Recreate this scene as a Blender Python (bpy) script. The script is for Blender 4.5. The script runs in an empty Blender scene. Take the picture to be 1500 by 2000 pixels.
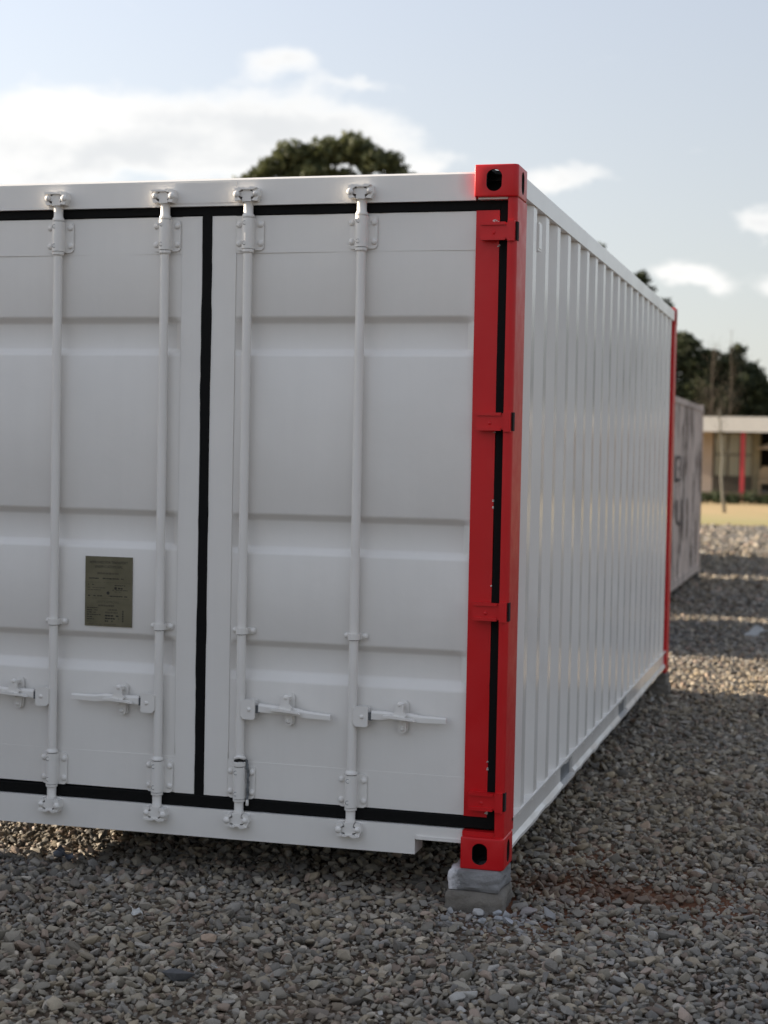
import bpy, bmesh, math, random
import numpy as np
from mathutils import Vector, Matrix, noise as mnoise

R = math.radians
sc = bpy.context.scene
COL = sc.collection
random.seed(7)
rng = np.random.default_rng(11)

# ------------------------------------------------------------------ camera
cam = bpy.data.cameras.new('camera')
cam_o = bpy.data.objects.new('camera', cam)
COL.objects.link(cam_o)
cam.sensor_fit = 'VERTICAL'
cam.sensor_height = 24.0
cam.lens = 38.734
cam.clip_start = 0.05
cam.clip_end = 2000
yaw, pitch, roll = R(15.4294), R(-2.1167), R(1.1154)
fv = Vector((-math.sin(yaw) * math.cos(pitch), math.cos(yaw) * math.cos(pitch), math.sin(pitch)))
rv = Vector((math.cos(yaw), math.sin(yaw), 0))
uv = rv.cross(fv)
r2 = math.cos(roll) * rv + math.sin(roll) * uv
u2 = -math.sin(roll) * rv + math.cos(roll) * uv
m = Matrix((r2, u2, -fv)).transposed().to_4x4()
m.translation = Vector((1.15819, -5.93638, 1.54017))
cam_o.matrix_world = m
cam.dof.use_dof = True
cam.dof.focus_distance = 5.8
cam.dof.aperture_fstop = 2.0
sc.camera = cam_o

# ------------------------------------------------------------------ sky, sun, exposure
SUN_EL = 17.5
world = bpy.data.worlds.new('World')
sc.world = world
world.use_nodes = True
wn, wl = world.node_tree.nodes, world.node_tree.links
bg = wn['Background']
sky = wn.new('ShaderNodeTexSky')
sky.sky_type = 'NISHITA'
sky.sun_disc = False
sky.sun_elevation = R(SUN_EL)
sky.sun_rotation = R(-91)
sky.air_density = 1.0
sky.dust_density = 1.2
bg.inputs[1].default_value = 0.1
world.cycles.sampling_method = 'MANUAL'
world.cycles.sample_map_resolution = 512


def wmath(op, a, b=None, c=None):
    n = wn.new('ShaderNodeMath')
    n.operation = op
    for i, v in enumerate((a, b, c)):
        if v is None:
            continue
        if isinstance(v, (int, float)):
            n.inputs[i].default_value = v
        else:
            wl.new(v, n.inputs[i])
    return n.outputs[0]


def wstep(v, lo, hi, a=0.0, b=1.0):
    n = wn.new('ShaderNodeMapRange')
    n.interpolation_type = 'SMOOTHSTEP'
    wl.new(v, n.inputs[0])
    n.inputs[1].default_value, n.inputs[2].default_value = lo, hi
    n.inputs[3].default_value, n.inputs[4].default_value = a, b
    return n.outputs[0]


def wmix(f, a, b):
    n = wn.new('ShaderNodeMix')
    n.data_type = 'RGBA'
    n.clamp_factor = True
    for s, v in ((0, f), (6, a), (7, b)):
        if isinstance(v, tuple):
            n.inputs[s].default_value = (*v, 1)
        elif isinstance(v, (int, float)):
            n.inputs[s].default_value = v
        else:
            wl.new(v, n.inputs[s])
    return n.outputs[2]


tc = wn.new('ShaderNodeTexCoord')
sep = wn.new('ShaderNodeSeparateXYZ')
wl.new(tc.outputs['Generated'], sep.inputs[0])
az = wmath('MULTIPLY', wmath('ARCTAN2', sep.outputs[0], sep.outputs[1]), 57.2958)
el = wmath('MULTIPLY', wmath('ARCSINE', sep.outputs[2]), 57.2958)


def wnoise(scale, zs, off, detail=6, rough=.55):
    mp = wn.new('ShaderNodeMapping')
    wl.new(tc.outputs['Generated'], mp.inputs[0])
    mp.inputs['Location'].default_value = off
    mp.inputs['Scale'].default_value = (1, 1, zs)
    n = wn.new('ShaderNodeTexNoise')
    wl.new(mp.outputs[0], n.inputs['Vector'])
    n.inputs['Scale'].default_value = scale
    n.inputs['Detail'].default_value = detail
    n.inputs['Roughness'].default_value = rough
    return n.outputs[0]


n1 = wnoise(9, 2.2, (3.1, 1.7, 0.4))
n2 = wnoise(20, 1.8, (0.2, 5.1, 2.0), 5, .5)
# cumulus banks of this afternoon (azimuth, elevation, half widths, weight)
banks = [(-30, 9.9, 7.5, 1.9, .46), (-24, 10.2, 5.0, 1.6, .42), (-20.3, 11.0, 3.0, 1.2, .40), (-19.3, 12.9, 1.2, .7, .50),
         (-16.6, 10.7, 2.6, 1.3, .42), (-13.6, 9.7, 2.0, .6, .30), (-16.6, 12.3, 1.6, .35, .30),
         (-3.0, 7.75, 1.4, .66, .62), (-5.7, 6.2, 1.3, .54, .57), (-2.0, 6.1, 1.2, .46, .44), (-8.9, 9.55, 1.9, .55, .44),
         (-4.9, 9.9, .8, .6, .22), (-24.8, 14.6, 2, .5, .2),
         (22, 9.5, 8, 1.6, .5), (75, 10.5, 10, 1.8, .5), (130, 10, 10, 1.8, .5), (-62, 10.5, 9, 1.8, .5), (-140, 10, 10, 1.8, .5)]
n4 = wnoise(34, 1.6, (2.2, 3.1, 4.0), 5, .6)
dens = wmath('ADD', wmath('MULTIPLY', n1, .55), wmath('ADD', wmath('MULTIPLY', n2, .45), wmath('MULTIPLY_ADD', n4, .45, -.225)))
n3 = wnoise(16, 1.5, (7.2, 0.3, 1.1), 3, .5)
az = wmath('MULTIPLY_ADD', wmath('SUBTRACT', n3, .5), 3.2, az)
el_c = wmath('MULTIPLY_ADD', wmath('SUBTRACT', n2, .5), 2.6, el)
for a0, e0, ra, re, w_ in banks:
    da = wmath('DIVIDE', wmath('SUBTRACT', az, a0), ra)
    de = wmath('DIVIDE', wmath('SUBTRACT', el_c, e0), re)
    d2 = wmath('ADD', wmath('MULTIPLY', da, da), wmath('MULTIPLY', de, de))
    g = wmath('EXPONENT', wmath('MULTIPLY', d2, -1.0))
    dens = wmath('MULTIPLY_ADD', g, w_, dens)
mask = wstep(dens, .66, .97)
core = wstep(dens, .78, 1.15)
haze = wstep(el, 0, 40, .80, .70)
hcol = wmix(wstep(el, 1, 22), (2.75, 2.75, 2.72), (2.42, 2.58, 2.95))
sdot = wmath('MULTIPLY', sep.outputs[0], -1.0)
glow = wstep(sdot, -.15, 1.0, 1.0, 1.75)
vm = wn.new('ShaderNodeVectorMath'); vm.operation = 'SCALE'
wl.new(hcol, vm.inputs[0]); wl.new(glow, vm.inputs[3])
sky_h = wmix(haze, sky.outputs[0], vm.outputs[0])
ccol = wmix(wmath('MULTIPLY', core, wstep(n1, .42, .62, 1.0, .15)), (4.5, 4.45, 4.35), (3.45, 3.5, 3.55))
final = wmix(wmath('MULTIPLY', mask, .92), sky_h, ccol)
wl.new(final, bg.inputs[0])

sun = bpy.data.lights.new('sun', 'SUN')
sun.energy = 5.0
sun.angle = R(0.5)
sun.color = (1.0, .87, .70)
sun_o = bpy.data.objects.new('sun', sun)
COL.objects.link(sun_o)
ldir = Vector((math.cos(R(SUN_EL)), -0.018, -math.sin(R(SUN_EL))))
sun_o.rotation_euler = ldir.to_track_quat('-Z', 'Y').to_euler()
sun_o.location = (-30, 3, 15)

sc.view_settings.view_transform = 'Standard'
sc.view_settings.look = 'None'
sc.view_settings.exposure = 1.27
sc.view_settings.gamma = 1.0
sc.view_settings.use_curve_mapping = False
sc.cycles.max_bounces = 5
sc.cycles.use_light_tree = False
sc.cycles.diffuse_bounces = 3
sc.cycles.glossy_bounces = 3
sc.cycles.transmission_bounces = 2
sc.cycles.use_denoising = True

# ------------------------------------------------------------------ materials
MATS = {}


class NT:
    def __init__(self, name):
        self.m = bpy.data.materials.new(name)
        self.m.use_nodes = True
        self.t = self.m.node_tree
        self.b = self.t.nodes['Principled BSDF']
        MATS[name] = self.m

    def n(self, kind, **kw):
        x = self.t.nodes.new(kind)
        for k, v in kw.items():
            setattr(x, k, v)
        return x

    def l(self, a, b):
        self.t.links.new(a, b)

    def coord(self, scale=(1, 1, 1), which='Object'):
        c = self.n('ShaderNodeTexCoord')
        mp = self.n('ShaderNodeMapping')
        mp.inputs['Scale'].default_value = scale
        self.l(c.outputs[which], mp.inputs[0])
        return mp.outputs[0]

    def noise(self, scale, detail=4, rough=.55, vec=None, mapscale=(1, 1, 1)):
        n = self.n('ShaderNodeTexNoise')
        n.inputs['Scale'].default_value = scale
        n.inputs['Detail'].default_value = detail
        n.inputs['Roughness'].default_value = rough
        self.l(vec if vec is not None else self.coord(mapscale), n.inputs['Vector'])
        return n.outputs[0]

    def ramp(self, fac, stops):
        r = self.n('ShaderNodeValToRGB')
        self.l(fac, r.inputs[0])
        e = r.color_ramp.elements
        while len(e) < len(stops):
            e.new(.5)
        for x, (p, c) in zip(e, stops):
            x.position = p
            x.color = (*c, 1) if isinstance(c, tuple) else (c, c, c, 1)
        return r.outputs[0]

    def mix(self, f, a, b):
        n = self.n('ShaderNodeMix', data_type='RGBA')
        for s, v in ((0, f), (6, a), (7, b)):
            if isinstance(v, tuple):
                n.inputs[s].default_value = (*v, 1)
            elif isinstance(v, (int, float)):
                n.inputs[s].default_value = v
            else:
                self.l(v, n.inputs[s])
        return n.outputs[2]

    def bump(self, h, strength, dist):
        b = self.n('ShaderNodeBump')
        b.inputs['Strength'].default_value = strength
        b.inputs['Distance'].default_value = dist
        self.l(h, b.inputs['Height'])
        self.l(b.outputs[0], self.b.inputs['Normal'])

    def col(self, c):
        if isinstance(c, tuple):
            self.b.inputs['Base Color'].default_value = (*c, 1)
        else:
            self.l(c, self.b.inputs['Base Color'])
        return self

    def rough(self, r):
        if isinstance(r, (int, float)):
            self.b.inputs['Roughness'].default_value = r
        else:
            self.l(r, self.b.inputs['Roughness'])
        return self


def paint(name, a, b, rough=.36, bump=.0006, stain=None, stain_amt=.5, lo=.55, hi=.72):
    t = NT(name)
    v = t.noise(2.3, 5)
    c = t.mix(t.ramp(v, [(.35, 0.0), (.7, 1.0)]), a, b)
    if stain:
        s = t.noise(4.0, 8, .7, mapscale=(1.6, 1.6, .28))
        c = t.mix(t.ramp(s, [(lo, 0.0), (hi, stain_amt)]), c, stain)
    t.col(c)
    roll_ = t.noise(3.0, 5, .6, mapscale=(7, 7, .6))
    c = t.mix(t.ramp(roll_, [(.35, 0.0), (.75, .10)]), c, tuple(x * .80 for x in a))
    t.col(c)
    rn = t.noise(14, 3)
    t.rough(t.ramp(rn, [(.3, rough - .05), (.7, rough + .08)]))
    h = t.noise(5, 3)
    h2 = t.noise(160, 2)
    mm = t.n('ShaderNodeMath', operation='MULTIPLY_ADD')
    t.l(h2, mm.inputs[0]); mm.inputs[1].default_value = .08; t.l(h, mm.inputs[2])
    t.bump(mm.outputs[0], .5, bump * 5)
    return t


wp = paint('white_paint', (.755, .73, .695), (.795, .77, .735), .36, .0011)
scuff = wp.ramp(wp.noise(11, 10, .78, mapscale=(1, 1, .7)), [(.70, 0.0), (.74, .35)])
oldc = wp.b.inputs['Base Color'].links[0].from_socket
wp.col(wp.mix(scuff, oldc, (.50, .47, .44)))
ts = NT('side_paint')
v = ts.noise(2.0, 6, .6, mapscale=(1, 1, .5))
ts.col(ts.ramp(v, [(.35, (.76, .725, .69)), (.55, (.80, .77, .735)), (.72, (.68, .645, .615))]))
ts.rough(ts.ramp(ts.noise(3.5, 4), [(.3, .13), (.7, .24)]))
ts.b.inputs['Specular IOR Level'].default_value = .75
ts.bump(ts.noise(2.2, 2, .4), .14, .004)
th = paint('header_paint', (.755, .73, .695), (.795, .77, .735), .36)
# red tint on the header, fading out away from the corner casting
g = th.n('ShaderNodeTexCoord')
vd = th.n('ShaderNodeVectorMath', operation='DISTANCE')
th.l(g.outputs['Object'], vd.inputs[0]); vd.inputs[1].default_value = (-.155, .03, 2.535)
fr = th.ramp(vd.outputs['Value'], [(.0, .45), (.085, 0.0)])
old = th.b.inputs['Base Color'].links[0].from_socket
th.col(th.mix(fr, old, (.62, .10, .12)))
rp = paint('red_paint', (.56, .008, .012), (.62, .012, .016), .34, .0008)
rp.b.inputs['Specular IOR Level'].default_value = .32
chip = rp.ramp(rp.noise(26, 9, .75), [(.735, 0.0), (.75, .8)])
fade = rp.ramp(rp.noise(1.3, 6, .6, mapscale=(3, 3, .6)), [(.42, 0.0), (.75, .22)])
oldc = rp.b.inputs['Base Color'].links[0].from_socket
rp.col(rp.mix(chip, rp.mix(fade, oldc, (.42, .05, .05)), (.42, .36, .34)))
tb = NT('black_sealant').col((.006, .006, .006)).rough(.7)
tb.b.inputs['Specular IOR Level'].default_value = .12
tb.bump(tb.noise(40, 4), .35, .004)
NT('dark_gap').col((.01, .009, .008)).rough(.9)
paint('pocket_grey', (.11, .12, .13), (.15, .16, .17), .5)
NT('rust_dark').col((.05, .035, .028)).rough(.85)
t = NT('brass_plate')
v = t.noise(14, 5)
t.col(t.ramp(v, [(.3, (.105, .095, .056)), (.7, (.155, .14, .088))])).rough(.42)
t.b.inputs['Metallic'].default_value = .15
NT('plate_ink').col((.020, .018, .013)).rough(.6)
NT('plate_ink_faint').col((.075, .065, .04)).rough(.6)
t = NT('concrete')
v = t.noise(7, 8, .65)
t.col(t.ramp(v, [(.25, (.12, .105, .09)), (.55, (.20, .18, .155)), (.8, (.27, .25, .225))])).rough(.92)
t.bump(t.noise(45, 8, .7), .8, .012)
t = NT('concrete_splashed')
v = t.noise(7, 8, .65)
c = t.ramp(v, [(.25, (.15, .145, .145)), (.55, (.24, .235, .235)), (.8, (.32, .315, .32))])
cx_ = t.n('ShaderNodeTexCoord'); sx = t.n('ShaderNodeSeparateXYZ'); t.l(cx_.outputs['Object'], sx.inputs[0])
nz = t.noise(30, 5, .7)
ad = t.n('ShaderNodeMath', operation='MULTIPLY_ADD'); t.l(nz, ad.inputs[0]); ad.inputs[1].default_value = .07; t.l(sx.outputs[0], ad.inputs[2])
f_ = t.ramp(ad.outputs[0], [(.0, 1.0), (.5, 1.0)])
mr = t.n('ShaderNodeMapRange'); t.l(ad.outputs[0], mr.inputs[0]); mr.inputs[1].default_value = -.045; mr.inputs[2].default_value = -.02; mr.inputs[3].default_value = 1; mr.inputs[4].default_value = 0
mr2 = t.n('ShaderNodeMapRange'); t.l(ad.outputs[0], mr2.inputs[0]); mr2.inputs[1].default_value = -.072; mr2.inputs[2].default_value = -.06; mr2.inputs[3].default_value = 0; mr2.inputs[4].default_value = 1
mu = t.n('ShaderNodeMath', operation='MULTIPLY'); t.l(mr.outputs[0], mu.inputs[0]); t.l(mr2.outputs[0], mu.inputs[1])
t.col(t.mix(mu.outputs[0], c, (.72, .70, .71))).rough(.9)
t.bump(t.noise(45, 8, .7), .8, .012)

t = NT('gravel_stone')
at = t.n('ShaderNodeAttribute', attribute_type='INSTANCER', attribute_name='col')
v = t.noise(60, 5, .65)
hs = t.n('ShaderNodeHueSaturation')
t.l(t.ramp(v, [(.25, .72), (.75, 1.28)]), hs.inputs['Value'])
t.l(at.outputs['Color'], hs.inputs['Color'])
t.col(hs.outputs[0]).rough(.86)
t.b.inputs['Specular IOR Level'].default_value = .3
t.bump(t.noise(90, 4, .6), .5, .003)


def stone_mat(name, c):
    t = NT(name)
    v = t.noise(45, 6, .65)
    t.col(t.ramp(v, [(.25, tuple(x * .72 for x in c)), (.75, tuple(min(1, x * 1.25) for x in c))])).rough(.85)
    t.bump(t.noise(90, 4, .6), .5, .003)


STONE_COLS = [tuple(v * k for v, k in zip(c, (1.27, 1.22, 1.10))) for c in [(.20, .185, .165), (.165, .155, .145), (.235, .21, .18), (.14, .133, .128), (.215, .185, .15), (.18, .172, .17), (.255, .235, .215), (.205, .165, .145)]]
for i, c in enumerate(STONE_COLS):
    stone_mat('stone_tone_%d' % i, c)
stone_mat('chip_bluegrey', (.33, .335, .35))
stone_mat('chip_pale', (.42, .41, .40))
stone_mat('tan_chip', (.37, .27, .20))
stone_mat('dark_slate', (.085, .085, .088))
NT('white_scrap_plastic').col((.78, .78, .76)).rough(.5)
t = NT('blue_grey_rag'); v = t.noise(25, 5); t.col(t.ramp(v, [(.3, (.08, .09, .12)), (.7, (.38, .40, .45))])).rough(.8)
NT('red_scrap_plastic').col((.5, .03, .03)).rough(.5)

t = NT('ground_soil')
geo = t.n('ShaderNodeNewGeometry')
sx = t.n('ShaderNodeSeparateXYZ'); t.l(geo.outputs['Position'], sx.inputs[0])
vor = t.n('ShaderNodeTexVoronoi'); vor.inputs['Scale'].default_value = 22; t.l(geo.outputs['Position'], vor.inputs['Vector'])
big = t.noise(.7, 6, .6, vec=geo.outputs['Position'])
grav = t.ramp(vor.outputs['Color'], [(.1, (.17, .15, .115)), (.5, (.25, .22, .17)), (.9, (.33, .285, .22))])
soil = t.ramp(big, [(.35, (.085, .062, .045)), (.65, (.13, .10, .075))])
mr = t.n('ShaderNodeMapRange'); t.l(sx.outputs[1], mr.inputs[0]); mr.inputs[1].default_value = 14; mr.inputs[2].default_value = 24
pv = t.n('ShaderNodeVectorMath', operation='DISTANCE'); t.l(geo.outputs['Position'], pv.inputs[0]); pv.inputs[1].default_value = (.25, .42, -.16)
nn = t.noise(6, 5, .6, vec=geo.outputs['Position'])
ps = t.n('ShaderNodeMath', operation='SUBTRACT'); t.l(pv.outputs['Value'], ps.inputs[0]); t.l(nn, ps.inputs[1])
red = t.ramp(ps.outputs[0], [(.0, 1.0), (.30, 0.0)])
soil = t.mix(red, soil, (.135, .062, .036))
t.col(t.mix(mr.outputs[0], soil, grav)).rough(.95)
t.b.inputs['Specular IOR Level'].default_value = .1
t.bump(vor.outputs['Distance'], .9, .035)

t = NT('dry_lawn')
v = t.noise(.5, 8, .7); v2 = t.noise(30, 4, .7)
c = t.ramp(v, [(.38, (.40, .27, .13)), (.56, (.37, .26, .11)), (.66, (.25, .22, .08))])
lg = t.n('ShaderNodeNewGeometry'); ls = t.n('ShaderNodeSeparateXYZ'); t.l(lg.outputs['Position'], ls.inputs[0])
lm = t.n('ShaderNodeMapRange'); t.l(ls.outputs[1], lm.inputs[0]); lm.inputs[1].default_value = 37; lm.inputs[2].default_value = 43; lm.inputs[3].default_value = .75; lm.inputs[4].default_value = 0
c = t.mix(lm.outputs[0], c, (.24, .23, .075))
t.col(t.mix(t.ramp(v2, [(.3, 0.0), (.7, .35)]), c, (.46, .36, .20))).rough(.95)
stone_mat('kerb_brown', (.16, .10, .055))
stone_mat('bark', (.10, .078, .058))
stone_mat('bark_pale', (.15, .14, .115))
stone_mat('twig_brown', (.085, .065, .045))


def leafmat(name, a, b):
    t = NT(name)
    oi = t.n('ShaderNodeNewGeometry')
    t.col(t.ramp(oi.outputs['Random Per Island'], [(0, a), (1, b)])).rough(.6)
    t.b.inputs['Specular IOR Level'].default_value = .3
    tr = t.n('ShaderNodeBsdfTranslucent')
    t.l(t.ramp(oi.outputs['Random Per Island'], [(0, a), (1, b)]), tr.inputs[0])
    ms = t.n('ShaderNodeMixShader'); ms.inputs[0].default_value = .3
    t.l(t.b.outputs[0], ms.inputs[1]); t.l(tr.outputs[0], ms.inputs[2])
    t.l(ms.outputs[0], t.t.nodes['Material Output'].inputs[0])


leafmat('leaf_olive', (.055, .066, .026), (.135, .145, .065))
leafmat('leaf_dark', (.028, .038, .018), (.070, .080, .036))
leafmat('leaf_hedge', (.03, .045, .02), (.07, .09, .04))
paint('fascia_white', (.72, .70, .66), (.78, .76, .72), .6)
paint('wall_beige', (.48, .38, .30), (.55, .44, .35), .8)
paint('wall_khaki', (.22, .19, .12), (.30, .26, .17), .8)
paint('post_red', (.45, .04, .05), (.52, .05, .06), .5)
NT('interior_dark').col((.02, .018, .014)).rough(.9)
t = NT('window_glass'); t.col((.26, .24, .16)).rough(.25)
t.b.inputs['Specular IOR Level'].default_value = .8
NT('frame_brown').col((.07, .055, .035)).rough(.6)
NT('canvas_tan').col((.42, .34, .25)).rough(.9)
NT('cane_tan').col((.38, .29, .18)).rough(.8)
paint('weathered_pink', (.56, .45, .385), (.68, .57, .50), .8, .001, stain=(.07, .045, .034), stain_amt=1.0, lo=.50, hi=.60)
paint('weathered_grey', (.22, .23, .24), (.30, .31, .31), .7, .001, stain=(.13, .085, .06), stain_amt=.7)
paint('weathered_blue', (.06, .10, .16), (.09, .14, .20), .7, .001, stain=(.13, .085, .06), stain_amt=.7)
NT('stencil_dark').col((.045, .035, .032)).rough(.85)


# ------------------------------------------------------------------ mesh helpers
def obj(name, bm, mat, parent=None, loc=None, smooth=False, bevel=0, seg=2, rot=None):
    if bevel:
        es = [e for e in bm.edges if len(e.link_faces) == 2 and e.calc_face_angle(0) > .6]
        bmesh.ops.bevel(bm, geom=es, offset=bevel, segments=seg, affect='EDGES', profile=.5, clamp_overlap=True)
    bmesh.ops.recalc_face_normals(bm, faces=bm.faces)
    me = bpy.data.meshes.new(name)
    bm.to_mesh(me)
    bm.free()
    return link(name, me, mat, parent, loc, smooth, rot)


def link(name, me, mat=None, parent=None, loc=None, smooth=False, rot=None):
    if mat and not me.materials:
        me.materials.append(MATS[mat])
    if smooth:
        me.polygons.foreach_set('use_smooth', [True] * len(me.polygons))
        if smooth == 'auto':
            try:
                me.set_sharp_from_angle(angle=R(40))
            except Exception:
                pass
    o = bpy.data.objects.new(name, me)
    COL.objects.link(o)
    o.parent = parent
    if loc is not None:
        o.location = loc
    if rot is not None:
        o.rotation_euler = rot
    return o


def empty(name, loc=(0, 0, 0), rz=0):
    o = bpy.data.objects.new(name, None)
    o.empty_display_size = .2
    COL.objects.link(o)
    o.location = loc
    o.rotation_euler = (0, 0, rz)
    return o


def tag(o, label, cat, group=None):
    o['label'] = label
    o['category'] = cat
    if group:
        o['group'] = group
    return o


def B():
    return bmesh.new()


def box(bm, x0, x1, y0, y1, z0, z1):
    vs = [bm.verts.new((x, y, z)) for x in (x0, x1) for y in (y0, y1) for z in (z0, z1)]
    for f in ((0, 1, 3, 2), (4, 6, 7, 5), (0, 4, 5, 1), (2, 3, 7, 6), (0, 2, 6, 4), (1, 5, 7, 3)):
        bm.faces.new([vs[i] for i in f])
    return bm


def bxo(name, dims, mat, parent=None, bevel=0, seg=2):
    return obj(name, box(B(), *dims), mat, parent, bevel=bevel, seg=seg)


def lathe(bm, cx, cy, prof, n=24):
    rings = []
    for z, r in prof:
        rings.append([bm.verts.new((cx + r * math.cos(2 * math.pi * k / n), cy + r * math.sin(2 * math.pi * k / n), z)) for k in range(n)])
    for a, b in zip(rings, rings[1:]):
        for k in range(n):
            bm.faces.new((a[k], a[(k + 1) % n], b[(k + 1) % n], b[k]))
    bm.faces.new(rings[0][::-1])
    bm.faces.new(rings[-1])
    return bm


def tube(bm, pts, rads, n=8):
    pts = [Vector(p) for p in pts]
    rings = []
    for i, p in enumerate(pts):
        d = (pts[min(i + 1, len(pts) - 1)] - pts[max(i - 1, 0)]).normalized()
        a = d.orthogonal().normalized()
        b = d.cross(a)
        rr = rads[i] if isinstance(rads, (list, tuple)) else rads
        rings.append([bm.verts.new(p + a * rr * math.cos(2 * math.pi * k / n) + b * rr * math.sin(2 * math.pi * k / n)) for k in range(n)])
    for q, w in zip(rings, rings[1:]):
        # align
        best = min(range(n), key=lambda s: sum((q[k].co - w[(k + s) % n].co).length for k in range(n)))
        for k in range(n):
            bm.faces.new((q[k], q[(k + 1) % n], w[(k + 1 + best) % n], w[(k + best) % n]))
        w[:] = w[best:] + w[:best]
    bm.faces.new(rings[0][::-1])
    bm.faces.new(rings[-1])
    return bm


def prism(bm, pts, a0, a1, axis='y'):
    """extrude a 2-D outline: axis y -> pts (x,z); axis z -> pts (x,y); axis x -> pts (y,z)"""
    def P(u, v, a):
        return {'y': (u, a, v), 'z': (u, v, a), 'x': (a, u, v)}[axis]
    lo = [bm.verts.new(P(u, v, a0)) for u, v in pts]
    hi = [bm.verts.new(P(u, v, a1)) for u, v in pts]
    n = len(pts)
    for k in range(n):
        bm.faces.new((lo[k], lo[(k + 1) % n], hi[(k + 1) % n], hi[k]))
    bm.faces.new(lo[::-1])
    bm.faces.new(hi)
    return bm


def rrect(x0, x1, z0, z1, r, n=5):
    out = []
    for cx, cz, a in ((x1 - r, z1 - r, 0), (x0 + r, z1 - r, 90), (x0 + r, z0 + r, 180), (x1 - r, z0 + r, 270)):
        for k in range(n + 1):
            t_ = R(a + 90 * k / n)
            out.append((cx + r * math.cos(t_), cz + r * math.sin(t_)))
    return out


def dome(bm, c, r, h, n=14):
    """bolt head facing -y at c"""
    rings = []
    for q in range(4):
        a = math.pi / 2 * q / 4
        rings.append([bm.verts.new((c[0] + r * math.cos(a) * math.cos(2 * math.pi * k / n), c[1] - h * math.sin(a), c[2] + r * math.cos(a) * math.sin(2 * math.pi * k / n))) for k in range(n)])
    top = bm.verts.new((c[0], c[1] - h, c[2]))
    for a, b in zip(rings, rings[1:]):
        for k in range(n):
            bm.faces.new((a[k], a[(k + 1) % n], b[(k + 1) % n], b[k]))
    for k in range(n):
        bm.faces.new((rings[-1][k], rings[-1][(k + 1) % n], top))
    return bm


def boolean(base, cutters):
    o = bpy.data.objects.new('tmp', base)
    COL.objects.link(o)
    cs = []
    for c in cutters:
        co = bpy.data.objects.new('tmpc', c)
        COL.objects.link(co)
        md = o.modifiers.new('b', 'BOOLEAN')
        md.object = co
        md.operation = 'DIFFERENCE'
        md.solver = 'EXACT'
        cs.append(co)
    dg = bpy.context.evaluated_depsgraph_get()
    me = bpy.data.meshes.new_from_object(o.evaluated_get(dg))
    for x in [o] + cs:
        bpy.data.objects.remove(x)
    return me


def bmme(bm):
    bmesh.ops.recalc_face_normals(bm, faces=bm.faces)
    me = bpy.data.meshes.new('t')
    bm.to_mesh(me)
    bm.free()
    return me


GZ = -0.16


def gh(x, y):
    return GZ + .010 * math.sin(1.7 * x + .6 * y + 1) + .008 * math.sin(.9 * y - 1.3 * x) - .012 * math.exp(-((x - .3) ** 2 + (y - .45) ** 2) / .2) + .012 * min(1, max(0, (y - 3) / 3))


# ------------------------------------------------------------------ ground
xs = sorted(set([round(v, 3) for v in np.concatenate([np.linspace(-400, -20, 20), np.linspace(-18, -5, 14), np.linspace(-4.5, 4.5, 61), np.linspace(5, 18, 14), np.linspace(20, 400, 20)])]))
ys = sorted(set([round(v, 3) for v in np.concatenate([np.linspace(-60, -8, 14), np.linspace(-7, -3.5, 8), np.linspace(-3.3, 7, 70), np.linspace(7.3, 30, 40), np.linspace(34, 60, 8), np.linspace(80, 900, 18)])]))
vs = [(x, y, gh(x, y) if y < 30 else GZ + .012) for y in ys for x in xs]
nx = len(xs)
fs = [(j * nx + i, j * nx + i + 1, (j + 1) * nx + i + 1, (j + 1) * nx + i) for j in range(len(ys) - 1) for i in range(nx - 1)]
me = bpy.data.meshes.new('ground')
me.from_pydata(vs, [], fs)
ground = link('ground', me, 'ground_soil', smooth=True)
ground['kind'] = 'structure'

# lawn strip with its kerb, far behind
lx = [-30 + 4 * k for k in range(21)]
bm = B()
prev = None
for k, x in enumerate(lx):
    row = [bm.verts.new((x, 35.3 + .2 * math.sin(k), GZ + .02)), bm.verts.new((x, 36.2, GZ + .10)), bm.verts.new((x, 44, GZ + .10)), bm.verts.new((x, 66, GZ + .11))]
    if prev:
        for a in range(3):
            bm.faces.new((prev[a], row[a], row[a + 1], prev[a + 1]))
    prev = row
lawn = obj('lawn', bm, 'dry_lawn')
lawn['kind'] = 'structure'
bm = B()
box(bm, -30, 50, 35.0, 35.28, GZ - .05, GZ + .055)
kerb = obj('lawn_kerb', bm, 'kerb_brown', bevel=.02)
kerb['kind'] = 'structure'

# ------------------------------------------------------------------ the white container
L_, W_, H_ = 6.058, 2.438, 2.591
cont = empty('shipping_container', (0, 0, 0))
tag(cont, 'freshly painted white shipping container with red corner posts and black door seals', 'container')


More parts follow.
